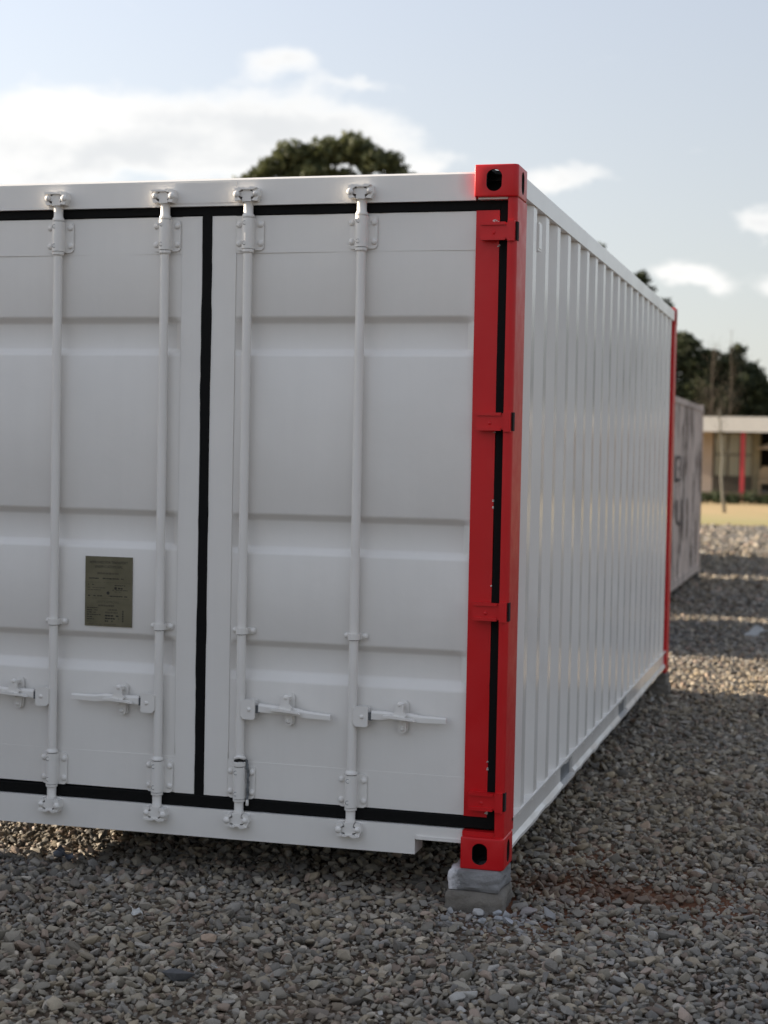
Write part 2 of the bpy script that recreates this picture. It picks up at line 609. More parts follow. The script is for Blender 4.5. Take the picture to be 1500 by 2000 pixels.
def casting_mesh(mat):
    bm = box(B(), -.162, 0, 0, .178, 0, .118)
    ev = [e for e in bm.edges if abs(e.verts[0].co.z - e.verts[1].co.z) > .1 and e.verts[0].co.x > -.01 and e.verts[0].co.y < .01]
    bmesh.ops.bevel(bm, geom=ev, offset=.020, segments=5, affect='EDGES', profile=.5)
    es = [e for e in bm.edges if e.calc_face_angle(0) > .9]
    bmesh.ops.bevel(bm, geom=es, offset=.005, segments=3, affect='EDGES', profile=.5)
    base = bmme(bm)
    cav = bmme(box(B(), -.148, -.013, .013, .165, .013, .105))
    st = [( -.089 + .029 * math.cos(2 * math.pi * k / 28), .058 + (.014 if math.sin(2 * math.pi * k / 28) > 0 else -.014) + .026 * math.sin(2 * math.pi * k / 28)) for k in range(28)]
    c1 = bmme(prism(B(), st, -.03, .05, 'y'))
    st2 = [(.095 + .026 * math.cos(2 * math.pi * k / 28), .058 + (.016 if math.sin(2 * math.pi * k / 28) > 0 else -.016) + .026 * math.sin(2 * math.pi * k / 28)) for k in range(28)]
    c2 = bmme(prism(B(), st2, -.05, .03, 'x'))
    st3 = [(-.081 + .031 * math.cos(2 * math.pi * k / 28), .089 + (.03 if math.sin(2 * math.pi * k / 28) > 0 else -.03) + .03 * math.sin(2 * math.pi * k / 28)) for k in range(28)]
    c3 = bmme(prism(B(), st3, -.03, .05, 'z'))
    me = boolean(base, [cav, c1, c2, c3])
    me.materials.clear()
    me.materials.append(MATS[mat])
    me.materials.append(MATS['dark_gap'])
    for p_ in me.polygons:
        c_ = p_.center
        dd = [min(c_.x + .162, -c_.x), min(c_.y, .178 - c_.y), min(c_.z, .118 - c_.z)]
        if min(dd) > .001 and sum(q < .0068 for q in dd) < 2 and not (c_.x > -.021 and c_.y < .021):
            p_.material_index = 1
    return me


cme = casting_mesh('red_paint')
for ex in (0, 1):
    for ey in (0, 1):
        for ez in (0, 1):
            o = link('corner_casting', cme, None, cont, smooth='auto' if (ex, ey, ez) == (0, 0, 0) else False)
            o.scale = (-1 if ex else 1, -1 if ey else 1, -1 if ez else 1)
            o.location = (-W_ if ex else 0, L_ if ey else 0, H_ if ez else 0)


def post_outline(s=1, r=.022):
    # x (to the right), y; front at .012, side at x=-.004
    p = [(-.0375, .062), (-.0375, .012)]
    for k in range(7):
        a = R(-90 + 15 * k)
        p.append((-.004 - r + r * math.cos(a), .012 + r + r * math.sin(a)))
    p += [(-.004, .205), (-.012, .213), (-.05, .213), (-.05, .062)]
    return p


for ex in (0, 1):
    pts = post_outline()
    pts = [(-W_ - x, y) if ex else (x, y) for x, y in pts]
    obj('corner_post', prism(B(), pts, .117, 2.474, 'z'), 'red_paint', cont, smooth='auto')
    # rear posts
    x0, x1 = (-.105, -.003) if not ex else (-W_ + .003, -W_ + .105)
    bxo('corner_post', (x0, x1, L_ - .17, L_ - .003, .117, 2.474), 'red_paint', cont, bevel=.008)

# header
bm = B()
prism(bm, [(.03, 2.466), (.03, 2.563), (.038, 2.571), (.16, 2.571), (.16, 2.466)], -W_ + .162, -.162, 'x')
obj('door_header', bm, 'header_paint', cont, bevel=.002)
# narrow packing strip under the castings
for ex in (0, 1):
    d = (-.15, -.04) if not ex else (-W_ + .04, -W_ + .15)
    bxo('header_end', (d[0], d[1], .016, .12, 2.4665, 2.474), 'white_paint', cont)
o = bxo('repair_plate', (-1.352, -1.098, .0275, .031, 2.478, 2.556), 'white_paint', cont, bevel=.0012)
# sill with the two tunnel notches
sp = [(-W_ + .162, .088), (-W_ + .3435, .088), (-W_ + .3435, .022), (-.3435, .030), (-.3435, .088), (-.162, .086), (-.162, .138), (-W_ + .162, .136)]
obj('door_sill', prism(B(), sp, .03, .15, 'y'), 'white_paint', cont, bevel=.004)
for ex in (0, 1):
    d = (-.338, -.163) if not ex else (-W_ + .163, -W_ + .338)
    bxo('sill_lip', (d[0], d[1], .022, .03, .0885, .101), 'white_paint', cont, bevel=.003)
    bxo('sill_end', ((-.16, -.04, .018, .15, .1185, .137) if not ex else (-W_ + .04, -W_ + .16, .018, .15, .1185, .137)), 'red_paint', cont, bevel=.002)


# doors
def door_panel(bm, xl, xr, endl, endr):
    prof = [(2.288, 0), (2.044, 0), (2.021, 1), (1.920, 1), (1.897, 0), (1.290, 0), (1.267, 1), (1.162, 1), (1.138, 0), (.801, 0), (.778, 1), (.684, 1), (.647, 0), (.328, 0)]
    # round the bends
    pp = []
    for i, (z, d) in enumerate(prof):
        if 0 < i < len(prof) - 1:
            z0, d0 = prof[i - 1]; z1, d1 = prof[i + 1]
            def lerp(za, da, zb, db, t_):
                return za + (zb - za) * t_, da + (db - da) * t_
            s0 = min(.006 / abs(z - z0), .4); s1 = min(.006 / abs(z1 - z), .4)
            a = lerp(z, d, z0, d0, s0); b = lerp(z, d, z1, d1, s1)
            pp += [a, ((a[0] + b[0] + 2 * z) / 4, (a[1] + b[1] + 2 * d) / 4), b]
        else:
            pp.append((z, d))
    nxs = 40
    st = [(xl, 0), (xl + .004, 0), (xl + endl, 1)] + [(xl + endl + (xr - endr - xl - endl) * k / nxs, 1) for k in range(1, nxs)] + [(xr - endr, 1), (xr - .003, 0), (xr, 0)]
    grid = []
    for z, d in pp:
        row = []
        for x, e in st:
            w = .0012 * math.sin(5 * x + 3 * z) * e + .0008 * math.sin(11 * z - 7 * x) * e
            row.append(bm.verts.new((x, .054 + .026 * d * e + w, z)))
        grid.append(row)
    for a, b in zip(grid, grid[1:]):
        for k in range(len(st) - 1):
            bm.faces.new((a[k], a[k + 1], b[k + 1], b[k]))


def make_door(x0, x1, rc0, rc1, redx):
    """x0..x1 whole leaf, rc0..rc1 the pressed panel, redx = red hinge stile"""
    bm = B()
    door_panel(bm, rc0, rc1, .030, .030)
    d = obj('door', bm, 'white_paint', cont, smooth='auto')
    inner = (x0, rc0) if redx[0] > rc0 else (rc1, x1)
    o1 = (rc0, redx[0]) if redx[0] > rc0 else (redx[1], rc1)
    bxo('lock_stile', (inner[0], inner[1], .0505, .09, .187, 2.430), 'white_paint', d, bevel=.003)
    bxo('hinge_stile', (redx[0], redx[1], .044, .09, .187, 2.430), 'red_paint', d, bevel=.006, seg=3)
    bxo('top_rail', (rc0, rc1, .0518, .09, 2.287, 2.429), 'white_paint', d, bevel=.002)
    bxo('bottom_rail', (rc0, rc1, .0518, .09, .188, .329), 'white_paint', d, bevel=.002)
    # weld bead along the lock stile
    bm = B()
    ex = inner[1] if redx[0] > rc0 else inner[0]
    tube(bm, [(ex, .0525, .34 + .0487 * k) for k in range(41)], [.0022 + .0008 * random.random() for _ in range(41)], 6)
    obj('weld_bead', bm, 'white_paint', d, smooth=True)
    return d


door_r = make_door(-1.201, -.074, -1.104, -.162, (-.162, -.074))
door_l = make_door(-2.364, -1.241, -2.276, -1.324, (-2.364, -2.276))


# black sealant bands
def band(name, p0, p1, half0, half1, y0, y1, vert=False, jit=.0022):
    bm = B()
    n = max(8, int(abs(p1[0] - p0[0] + p1[1] - p0[1]) / .035))
    rows = []
    wa = wb = 0
    for k in range(n + 1):
        t_ = k / n
        x = p0[0] + (p1[0] - p0[0]) * t_
        z = p0[1] + (p1[1] - p0[1]) * t_
        wa = wa * .7 + random.uniform(-1, 1) * jit * .7
        wb = wb * .7 + random.uniform(-1, 1) * jit * .7
        a, b = half0 + wa, half1 + wb
        row = []
        for s, yy in ((-a, y1), (-a, y0 + .003), (-a * .86, y0), (b * .86, y0), (b, y0 + .003), (b, y1)):
            row.append(bm.verts.new((x + (s if vert else 0), yy, z + (0 if vert else s))))
        rows.append(row)
    for q, w in zip(rows, rows[1:]):
        for k in range(5):
            bm.faces.new((q[k], q[k + 1], w[k + 1], w[k]))
    bm.faces.new(rows[0]); bm.faces.new(rows[-1][::-1])
    return obj(name, bm, 'black_sealant', cont, smooth='auto')


band('door_seal', (-W_ + .04, 2.4495), (-.039, 2.4495), .0185, .0160, .0455, .075)
band('door_seal', (-W_ + .04, .158), (-.045, .1635), .0225, .0215, .0435, .075)
band('door_seal', (-1.2215, .150), (-1.2205, 2.452), .0205, .0195, .0460, .075, True)
band('door_seal', (-.0565, .15), (-.0555, 2.452), .0175, .0170, .042, .075, True)
band('door_seal', (-W_ + .0565, .15), (-W_ + .0555, 2.452), .0175, .0170, .042, .075, True)


# hinges
def make_hinge(z, mirror=False):
    s = -1 if mirror else 1
    def X(a, b):
        return (a, b) if not mirror else (-W_ - b, -W_ - a)
    x0, x1 = X(-.139, -.034)
    bm = box(B(), x0, x1, .008, .046, z - .030, z + .030)
    h = obj('hinge', bm, 'red_paint', cont, bevel=.003)
    x0, x1 = X(-.135, -.045)
    bxo('hinge_rib', (x0, x1, .001, .012, z + .021, z + .032), 'red_paint', h, bevel=.003)
    bxo('hinge_rib', (x0, x1, .001, .012, z - .034, z - .023), 'red_paint', h, bevel=.003)
    x0, x1 = X(-.036, -.009)
    bxo('hinge_lug', (x0, x1, .0, .05, z - .037, z + .036), 'red_paint', h, bevel=.003)
    x0, x1 = X(-.009, -.0015)
    bxo('hinge_slot_shade', (x0, x1, .0165, .045, z - .034, z + .034), 'dark_gap', h)  # solid dark box, its colour standing in for the shade of an open slot
    bm = B()
    cx = sum(X(-.088, -.088)) / 2
    dome(bm, (cx, .009, z - .006), .008, .004, 10)
    obj('hinge_pin_head', bm, 'red_paint', h, smooth=True)


for z in (2.350, 1.656, .957, .253):
    make_hinge(z)
    make_hinge(z, True)

def flakes(x, z, n, seed, w=.02):
    r_ = random.Random(seed)
    bm = B()
    for _ in range(n):
        cx, cz = x + r_.uniform(-w, w), z + r_.uniform(-.004, .004)
        a_, h_ = r_.uniform(.0015, .005), r_.uniform(.001, .003)
        prism(bm, [(cx - a_, cz - h_), (cx + a_ * .6, cz - h_ * .7), (cx + a_, cz + h_ * .5), (cx - a_ * .3, cz + h_)], .0415, .0445, 'y')
    o = obj('paint_flakes', bm, 'white_paint', cont)
    o['kind'] = 'stuff'


flakes(-.085, 2.392, 9, 1, .012)
flakes(-.076, 2.300, 5, 2, .004)
flakes(-.0755, .205, 6, 3, .006)
for k, (z_, n_) in enumerate(((.37, 4), (.395, 3), (1.05, 2), (1.34, 3), (1.365, 3), (1.62, 2))):
    flakes(-.0752, z_, n_, 10 + k, .0008)

# ---- lock rods with their gear
bolt_bm = B(); dome(bolt_bm, (0, 0, 0), .0125, .009)
bolt_me = bmme(bolt_bm); bolt_me.materials.append(MATS['white_paint'])
bolt_me.polygons.foreach_set('use_smooth', [True] * len(bolt_me.polygons))
pin_bm = B()
lathe(pin_bm, 0, 0, [(0, .0065), (.002, .0065), (.0025, .0045), (.0015, .004)], 12)
bmesh.ops.rotate(pin_bm, verts=pin_bm.verts, cent=(0, 0, 0), matrix=Matrix.Rotation(R(90), 3, 'X'))
pin_me = bmme(pin_bm); pin_me.materials.append(MATS['white_paint'])
gap_bm = B(); lathe(gap_bm, 0, 0, [(0, .0085), (.0006, .0085)], 12)
bmesh.ops.rotate(gap_bm, verts=gap_bm.verts, cent=(0, 0, 0), matrix=Matrix.Rotation(R(90), 3, 'X'))
gap_me = bmme(gap_bm); gap_me.materials.append(MATS['pocket_grey'])


def bolt(par, x, y, z, s=1.0):
    o = link('bolt', bolt_me, None, par, (x, y, z))
    o.scale = (s, s, s)


def make_rod(rx, s, broken=False, tilt=0):
    """rx rod axis; s=+1 handle to the right"""
    YR = .026
    bm = lathe(B(), 0, 0, [(.16, .0175), (2.45, .0175)], 24)
    rod = obj('lock_rod', bm, 'white_paint', cont, (rx, YR, 0), smooth='auto')
    WP = 'white_paint'

    # bearings, top and bottom
    for top in (True, False):
        z0, z1 = (2.300, 2.416) if top else (.190, .312)
        fx0, fx1 = -.054, .057
        bm = prism(B(), rrect(fx0, fx1, z0 - .004, z1 + .002, .016), .0175, .0245, 'y')
        obj('bearing_flange', bm, WP, rod, bevel=.0015)
        bm = B()
        # half round housing, open to the door
        pts = [(-.0235, .024)] + [(.0235 * math.cos(R(a)), .0235 * math.sin(R(a)) - .002) for a in range(180, 361, 15)] + [(.0235, .024)]
        prism(bm, pts, z0, z1, 'z')
        hs_ = obj('bearing_housing', bm, WP, rod, smooth='auto', bevel=.0012)
        for dx, zz in ((-.043, z0 + .022), (-.043, z1 - .022), (.045, z0 + .022), (.044, z1 - .022)):
            bolt(rod, dx, .0178, zz)
        for zz in (z0 + .020, z1 - .020):
            g_ = link('bearing_pin', pin_me, None, rod, (-.006, -.0243, zz))
            g2 = link('bearing_pin_gap', gap_me, None, rod, (-.006, -.0246, zz))
        # dark seams and collars
        for zz in (z0 - .0022, z1 + .0022):
            obj('bearing_seam', lathe(B(), 0, 0, [(zz - .0016, .0205), (zz + .0016, .0205)], 20), 'rust_dark', rod)
        if top:
            obj('collar', lathe(B(), 0, 0, [(2.418, .0225), (2.4205, .024), (2.427, .0235), (2.434, .0188), (2.4745, .0182), (2.478, .0205), (2.484, .019), (2.49, .017)], 24), WP, rod, smooth='auto')
            obj('collar', lathe(B(), 0, 0, [(2.2845, .0205), (2.288, .0235), (2.297, .0235), (2.2985, .022)], 24), WP, rod, smooth='auto')
        else:
            obj('collar', lathe(B(), 0, 0, [(.130, .017), (.134, .0195), (.139, .0205), (.144, .0180), (.176, .0182), (.179, .0232), (.187, .0235), (.188, .022)], 24), WP, rod, smooth='auto')
            if not broken:
                obj('collar', lathe(B(), 0, 0, [(.3145, .022), (.316, .0238), (.322, .0235), (.327, .019), (.331, .0175)], 24), WP, rod, smooth='auto')
            else:
                obj('collar', lathe(B(), 0, 0, [(.3145, .023), (.316, .0245), (.331, .0250), (.333, .0225)], 24), WP, rod, smooth='auto')
                bm = lathe(B(), 0, 0, [(.333, .0215), (.345, .0225)], 20)
                for v in bm.verts:
                    v.co.z += .003 * math.sin(v.co.x * 160)
                obj('torn_gap', bm, 'dark_gap', rod)
                bm = lathe(B(), 0, 0, [(.344, .0235), (.350, .0255), (.353, .0225), (.356, .0176)], 20)
                for v in bm.verts:
                    v.co.z += .004 * math.sin(v.co.x * 120 + 1)
                obj('collar', bm, WP, rod, smooth='auto')
        # cam end and keeper on header or sill
        zc = 2.503 if top else .108
        k = 1 if top else -1
        bm = B()
        prism(bm, [(-.019, zc - .026 * k), (-.016, zc - .010 * k), (-.030, zc - .006 * k), (-.030, zc + .010 * k), (-.015, zc + .012 * k), (-.013, zc + .026 * k), (.013, zc + .026 * k), (.015, zc + .012 * k), (.030, zc + .010 * k), (.030, zc - .006 * k), (.016, zc - .010 * k), (.019, zc - .026 * k)], -.024, .012, 'y')
        obj('cam_end', bm, WP, rod, bevel=.003)
        for sd in (-1, 1):
            bm = B()
            pts = [(sd * .019, zc - .022), (sd * .041, zc - .025), (sd * .050, zc - .004), (sd * .046, zc + .022), (sd * .027, zc + .027), (sd * .020, zc + .016), (sd * .032, zc + .008), (sd * .031, zc - .010)]
            if sd * s < 0:
                prism(bm, pts, -.034, .008, 'y')
            else:
                prism(bm, pts, -.024, .008, 'y')
            kp = obj('cam_keeper', bm, WP, rod, bevel=.003)
        bm = B()
        prism(bm, [(-.046, zc + .018 * k), (-.048, zc + .025 * k), (-.010, zc + .027 * k), (.004, zc + .021 * k), (.020, zc + .030 * k), (.043, zc + .024 * k), (.026, zc + .017 * k)], -.032, .009, 'y')
        obj('cam_keeper_lip', bm, WP, rod, bevel=.0025)
        bm = prism(B(), rrect(-.040, .042, zc - .028, zc + .028, .008), .0035, .0075, 'y')
        obj('keeper_plate', bm, WP, rod, bevel=.001)
        bm = B(); dome(bm, (-s * .038, -.034, zc), .013, .008, 10)
        obj('keeper_boss', bm, WP, rod, smooth=True)
        bm = B(); dome(bm, (s * .034, -.024, zc + .002), .012, .012, 10)
        obj('keeper_boss', bm, WP, rod, smooth=True)

    # middle guide
    bm = B()
    pts = [(-.0225, .022)] + [(.0225 * math.cos(R(a)), .0225 * math.sin(R(a)) - .001) for a in range(180, 361, 15)] + [(.0225, .022)]
    prism(bm, pts, .826, .850, 'z')
    obj('guide_bracket', bm, WP, rod, smooth='auto', bevel=.0012)
    bm = prism(B(), rrect(-.043, .050, .826, .851, .010), .0172, .0235, 'y')
    obj('guide_flange', bm, WP, rod, bevel=.0015)
    bolt(rod, -.033, .0176, .839, .9)
    bolt(rod, .038, .0176, .839, .9)
    obj('guide_seam', lathe(B(), 0, 0, [(.8235, .0190), (.8258, .0190)], 18), 'rust_dark', rod)

    # handle hub (clevis) and handle
    zh = .541
    bm = prism(B(), rrect(min(s * .012, s * .066), max(s * .012, s * .066), zh - .040, zh + .036, .010), -.021, -.013, 'y')
    prism(bm, rrect(min(s * .012, s * .066), max(s * .012, s * .066), zh - .040, zh + .036, .010), .008, .016, 'y')
    box(bm, min(s * .008, s * .022), max(s * .008, s * .022), -.0205, .0155, zh - .030, zh + .030)
    obj('handle_hub', bm, WP, rod, bevel=.002)
    bm = B(); dome(bm, (s * .042, -.021, zh - .002), .0085, .005, 10)
    obj('hub_rivet', bm, WP, rod, smooth=True)
    bm = box(B(), min(s * .064, s * .080), max(s * .064, s * .080), -.010, .004, zh - .015, zh + .014)
    obj('hub_gap', bm, 'pocket_grey', rod)
    # bar
    t0 = R(tilt)
    prof = [(.078, .0160, .009), (.13, .0150, .009), (.16, .0145, .008), (.23, .0140, .008), (.262, .0130, .008), (.34, .0110, .008), (.366, .0105, .007)]
    bm = B()
    rows = []
    for d, hz, hy in prof:
        dz = -math.tan(t0) * (d - .078) - (.005 if d > .25 else 0)
        c = (s * d, -.006, zh + .006 + dz)
        rows.append([bm.verts.new((c[0], c[1] + yy, c[2] + zz)) for yy, zz in ((-hy, -hz), (hy, -hz), (hy, hz), (-hy * .55, hz), (-hy, hz * .45))])
    for q, w in zip(rows, rows[1:]):
        for k in range(5):
            bm.faces.new((q[k], q[(k + 1) % 5], w[(k + 1) % 5], w[k]))
    bm.faces.new(rows[0]); bm.faces.new(rows[-1][::-1])
    obj('handle', bm, WP, rod, bevel=.0025)
    # retainer
    xc = s * .190 if s > 0 else s * .160
    bm = prism(B(), rrect(xc - .016, xc + .025, zh - .060, zh + .066, .018), .0165, .022, 'y')
    obj('retainer_plate', bm, WP, rod, bevel=.0015)
    bm = prism(B(), rrect(xc - .012, xc + .020, zh - .058, zh + .0, .014), .004, .0165, 'y')
    obj('retainer_foot', bm, WP, rod, bevel=.002)
    bm = prism(B(), [(xc - .015, zh + .056), (xc + .016, zh + .058), (xc + .016, zh + .028), (xc + .029, zh + .016), (xc + .007, zh - .010), (xc - .028, zh + .008), (xc - .017, zh + .028)], -.030, -.022, 'y')
    obj('retainer_catch', bm, WP, rod, bevel=.0015)
    bm = box(B(), xc - .008, xc + .010, -.023, .018, zh + .042, zh + .054)
    obj('catch_pivot', bm, WP, rod, bevel=.002)
    bm = prism(B(), [(xc - .062, zh + .009), (xc - .02, zh + .012), (xc + .055, zh + .002), (xc + .062, zh - .006), (xc, zh - .001), (xc - .060, zh + .002)], -.040, -.020, 'y')
    obj('catch_wing', bm, WP, rod, bevel=.0015)
    bm = B(); dome(bm, (xc + .002, -.024, zh + .053), .0115, .009)
    obj('retainer_rivet', bm, WP, rod, smooth=True)
    bm = B(); dome(bm, (xc + .004, .0045, zh - .042), .010, .008)
    obj('retainer_rivet', bm, WP, rod, smooth=True)
    bm = box(B(), xc - .006, xc + .006, -.0312, -.0295, zh + .006, zh + .009)
    obj('seal_slot', bm, 'dark_gap', rod)
    return rod


rod1 = make_rod(-1.840, -1, tilt=-2)
rod2 = make_rod(-1.387, -1, tilt=-1)
rod3 = make_rod(-1.046, 1, broken=True, tilt=3)
rod4 = make_rod(-.596, 1, tilt=0)
# frayed cord hanging behind the broken collar of rod3
bm = B()
pz = .338
pts = []
for k in range(26):
    t_ = k / 25
    pts.append((.026 + .010 * math.sin(min(1, t_ * 2.5) * 1.5) - .004 * t_, .004 + .003 * math.sin(k), .340 - .165 * t_))
tube(bm, pts, [.0042 + .0016 * (k % 2) for k in range(26)], 7)
for k in range(26):
    a = random.uniform(0, 6.28)
    p_ = Vector(pts[k])
    tube(bm, [p_, p_ + Vector((.010 * math.cos(a), -.004, .008 * math.sin(a)))], [.0012, .0005], 4)
obj('frayed_cord', bm, 'pocket_grey', rod3, smooth=True)
bm = lathe(B(), .033, .002, [(.163, .004), (.165, .0065), (.186, .006), (.190, .003)], 10)
obj('cord_end', bm, 'white_paint', rod3, smooth=True)


# ---- approval plate
def text_bm(s_, size, align='CENTER'):
    cu = bpy.data.curves.new('t', 'FONT')
    cu.body = s_
    cu.size = size
    cu.align_x = align
    o = bpy.data.objects.new('t', cu)
    COL.objects.link(o)
    dg = bpy.context.evaluated_depsgraph_get()
    me = bpy.data.meshes.new_from_object(o.evaluated_get(dg))
    bpy.data.objects.remove(o)
    b = B()
    b.from_mesh(me)
    return b


PX, PZ = -1.616, .964
plate = bxo('approval_plate', (-1.717, -1.515, .0505, .0535, .826, 1.102), 'brass_plate', cont, bevel=.0008, seg=1)


def plate_text(s_, x, z, size, mat='plate_ink', wide=1.0, align='CENTER', name='lettering'):
    b = text_bm(s_, size, align)
    for v in b.verts:
        v.co = Vector((x + v.co.x * wide, .0500, z + v.co.y))
    obj(name, b, mat, plate)


plate_text('APPROVED FOR TRANSPORT', PX, 1.074, .0145, wide=.86)
plate_text('UNDER CUSTOMS SEAL', PX, 1.057, .0145, wide=.78)
plate_text('SAFETY APPROVAL', PX - .002, .917, .0145, 'plate_ink_faint', wide=.80)


def ink_row(x0, x1, z, h, mat='plate_ink_faint', dens_=.75, name='print_row'):
    b = B()
    x = x0
    while x < x1:
        w = random.uniform(.003, .012)
        if random.random() < dens_:
            box(b, x, min(x + w, x1), .0498, .0504, z - h / 2 * random.uniform(.6, 1), z + h / 2 * random.uniform(.6, 1))
        x += w + random.uniform(.0012, .003)
    obj(name, b, mat, plate)


for x0, x1, z, h, mt in [(-1.665, -1.565, 1.035, .009, 'plate_ink_faint'), (-1.70, -1.545, 1.015, .005, 'plate_ink'), (-1.708, -1.522, .9995, .0016, 'plate_ink_faint'),
                     (-1.704, -1.68, .990, .004, 'plate_ink'), (-1.706, -1.63, .978, .004, 'plate_ink_faint'), (-1.706, -1.65, .969, .004, 'plate_ink_faint'),
                     (-1.59, -1.545, .989, .004, 'plate_ink'), (-1.575, -1.556, .978, .007, 'plate_ink'), (-1.60, -1.535, .970, .003, 'plate_ink'), (-1.59, -1.55, .963, .003, 'plate_ink_faint'),
                     (-1.704, -1.53, .946, .005, 'plate_ink'), (-1.708, -1.522, .936, .0014, 'plate_ink_faint'), (-1.66, -1.575, .908, .008, 'plate_ink_faint'),
                     (-1.708, -1.66, .898, .004, 'plate_ink'), (-1.708, -1.662, .889, .004, 'plate_ink'), (-1.708, -1.655, .880, .004, 'plate_ink'), (-1.708, -1.645, .871, .004, 'plate_ink'), (-1.708, -1.685, .862, .004, 'plate_ink'), (-1.708, -1.67, .853, .004, 'plate_ink'), (-1.708, -1.68, .844, .004, 'plate_ink_faint'),
                     (-1.63, -1.57, .892, .007, 'plate_ink_faint'), (-1.63, -1.57, .881, .008, 'plate_ink_faint'), (-1.63, -1.57, .868, .008, 'plate_ink'), (-1.63, -1.57, .857, .007, 'plate_ink'), (-1.63, -1.57, .847, .006, 'plate_ink'), (-1.70, -1.53, .834, .004, 'plate_ink_faint')]:
    ink_row(x0, x1, z, h, mt)
b = B()
for k in range(5):
    box(b, -1.556, -1.551, .0498, .0504, .846 + .0095 * k, .852 + .0095 * k)
obj('print_row', b, 'plate_ink', plate)
b = lathe(B(), 0, 0, [(0, .0055), (.0006, .0055)], 14)
for v in b.verts:
    v.co = Vector((-1.586 + v.co.x, .0499 + v.co.z, .978 + v.co.y))
obj('print_emblem', b, 'plate_ink', plate)
b = lathe(B(), 0, 0, [(0, .0065), (.0006, .0065)], 14)
for v in b.verts:
    v.co = Vector((-1.618 + v.co.x, .0499 + v.co.z, .958 + v.co.y))
obj('print_emblem', b, 'plate_ink', plate)

# ---- right side wall: trapezoid corrugation
def corrugated(bm, y0, y1, z0, z1, xo, depth, first, pitch=.278, sign=1, nz=14):
    """vertical ribs; outer faces at x=xo, recesses towards the inside (sign=+1 faces +x)"""
    st = [(y0, 1)]
    y = first
    while y + .072 < y1 - .06:
        st += [(y - .068, 1), (y, 0), (y + .072, 0), (y + .14, 1)]
        y += pitch
    st = [(a, b) for a, b in st if y0 <= a <= y1]
    st.append((y1, 1))
    rows = []
    for k in range(nz + 1):
        z = z0 + (z1 - z0) * k / nz
        rows.append([bm.verts.new((xo - sign * (depth * d + .0006 * math.sin(2.1 * z + 1.7 * a) * (0 < k < nz)), a, z)) for a, d in st])
    for q, w in zip(rows, rows[1:]):
        for k in range(len(st) - 1):
            bm.faces.new((q[k], q[k + 1], w[k + 1], w[k]))


bm = B()
corrugated(bm, .212, L_ - .168, .135, 2.50, -.010, .040, .379)
obj('side_wall', bm, 'side_paint', cont)
bm = B()
corrugated(bm, .212, L_ - .168, .135, 2.50, -W_ + .010, .036, .379, sign=-1, nz=2)
obj('side_wall', bm, 'side_paint', cont)
for ex in (0, 1):
    def SX(a, b):
        return (a, b) if not ex else (-W_ - b, -W_ - a)
    x0, x1 = SX(-.07, -.004)
    bxo('top_side_rail', (x0, x1, .17, L_ - .17, 2.494, 2.566), 'side_paint', cont, bevel=.004)
    # bottom rail, a channel with fork pockets left open
    segs = [(.172, 1.40), (1.74, 3.41), (3.745, L_ - .17)]
    for a, b_ in segs:
        bm = B()
        pr = [(-.004, .160), (-.004, .150), (-.020, .146), (-.020, .070), (-.006, .052), (-.006, .040), (-.05, .040), (-.05, .160)]
        pr = pr if not ex else [(-W_ - x, z) for x, z in pr]
        n_ = max(3, int((b_ - a) / .09))
        rows = []
        for k in range(n_ + 1):
            y = a + (b_ - a) * k / n_
            j = random.uniform(-.004, .004)
            rows.append([bm.verts.new((x, y, z + (j if z < .06 else 0))) for x, z in pr])
        for q, w in zip(rows, rows[1:]):
            for k in range(8):
                bm.faces.new((q[k], q[(k + 1) % 8], w[(k + 1) % 8], w[k]))
        bm.faces.new(rows[0]); bm.faces.new(rows[-1][::-1])
        obj('bottom_side_rail', bm, 'side_paint', cont)
    for a, b_ in ((1.40, 1.74), (3.41, 3.745)):
        x0, x1 = SX(-.05, -.004)
        bxo('pocket_lintel', (x0, x1, a, b_, .1492, .1605), 'side_paint', cont)
        x0, x1 = SX(-.05, -.006)
        bxo('pocket_strap', (x0, x1, a, b_, .038, .050), 'side_paint', cont)
        x0, x1 = SX(-.34, -.10)
        bm = B()
        box(bm, x0, x1, a - .004, a + .004, .05, .15)
        box(bm, x0, x1, b_ - .004, b_ + .004, .05, .15)
        x0, x1 = SX(-.36, -.34)
        box(bm, x0, x1, a, b_, .05, .149)
        x0, x1 = SX(-.040, -.032)
        box(bm, x0, x1, a + .005, b_ - .005, .05, .149)
        obj('fork_pocket', bm, 'pocket_grey', cont)
# vent
bm = prism(B(), [(.468, 2.335), (.538, 2.335), (.538, 2.445), (.468, 2.445)], -.05, -.006, 'x')
v_ = obj('side_vent', bm, 'side_paint', cont, bevel=.004)
bxo('vent_plate', (-.0065, -.0035, .474, .532, 2.343, 2.437), 'side_paint', v_, bevel=.001)
# roof, back, floor, cross members
bm = B()
rows = []
for k in range(46):
    y = .14 + (L_ - .2) * k / 45
    z = 2.548 if (k // 2) % 2 else 2.556
    rows.append([bm.verts.new((-W_ + .06, y, z)), bm.verts.new((-.06, y, z))])
for q, w in zip(rows, rows[1:]):
    bm.faces.new((q[0], q[1], w[1], w[0]))
obj('roof', bm, 'white_paint', cont)
bxo('back_wall', (-W_ + .10, -.10, L_ - .06, L_ - .03, .10, 2.56), 'white_paint', cont)
bxo('rear_header', (-W_ + .162, -.162, L_ - .12, L_ - .01, 2.47, 2.57), 'white_paint', cont)
bxo('rear_sill', (-W_ + .162, -.162, L_ - .12, L_ - .01, .03, .15), 'white_paint', cont)
bxo('floor', (-W_ + .055, -.055, .151, L_ - .125, .145, .172), 'rust_dark', cont)
for k in range(17):
    y = .35 + k * .335
    if 1.3 < y < 1.8 or 3.35 < y < 3.8:
        continue
    bxo('cross_member', (-W_ + .06, -.06, y, y + .05, .045, .1445), 'rust_dark', cont)


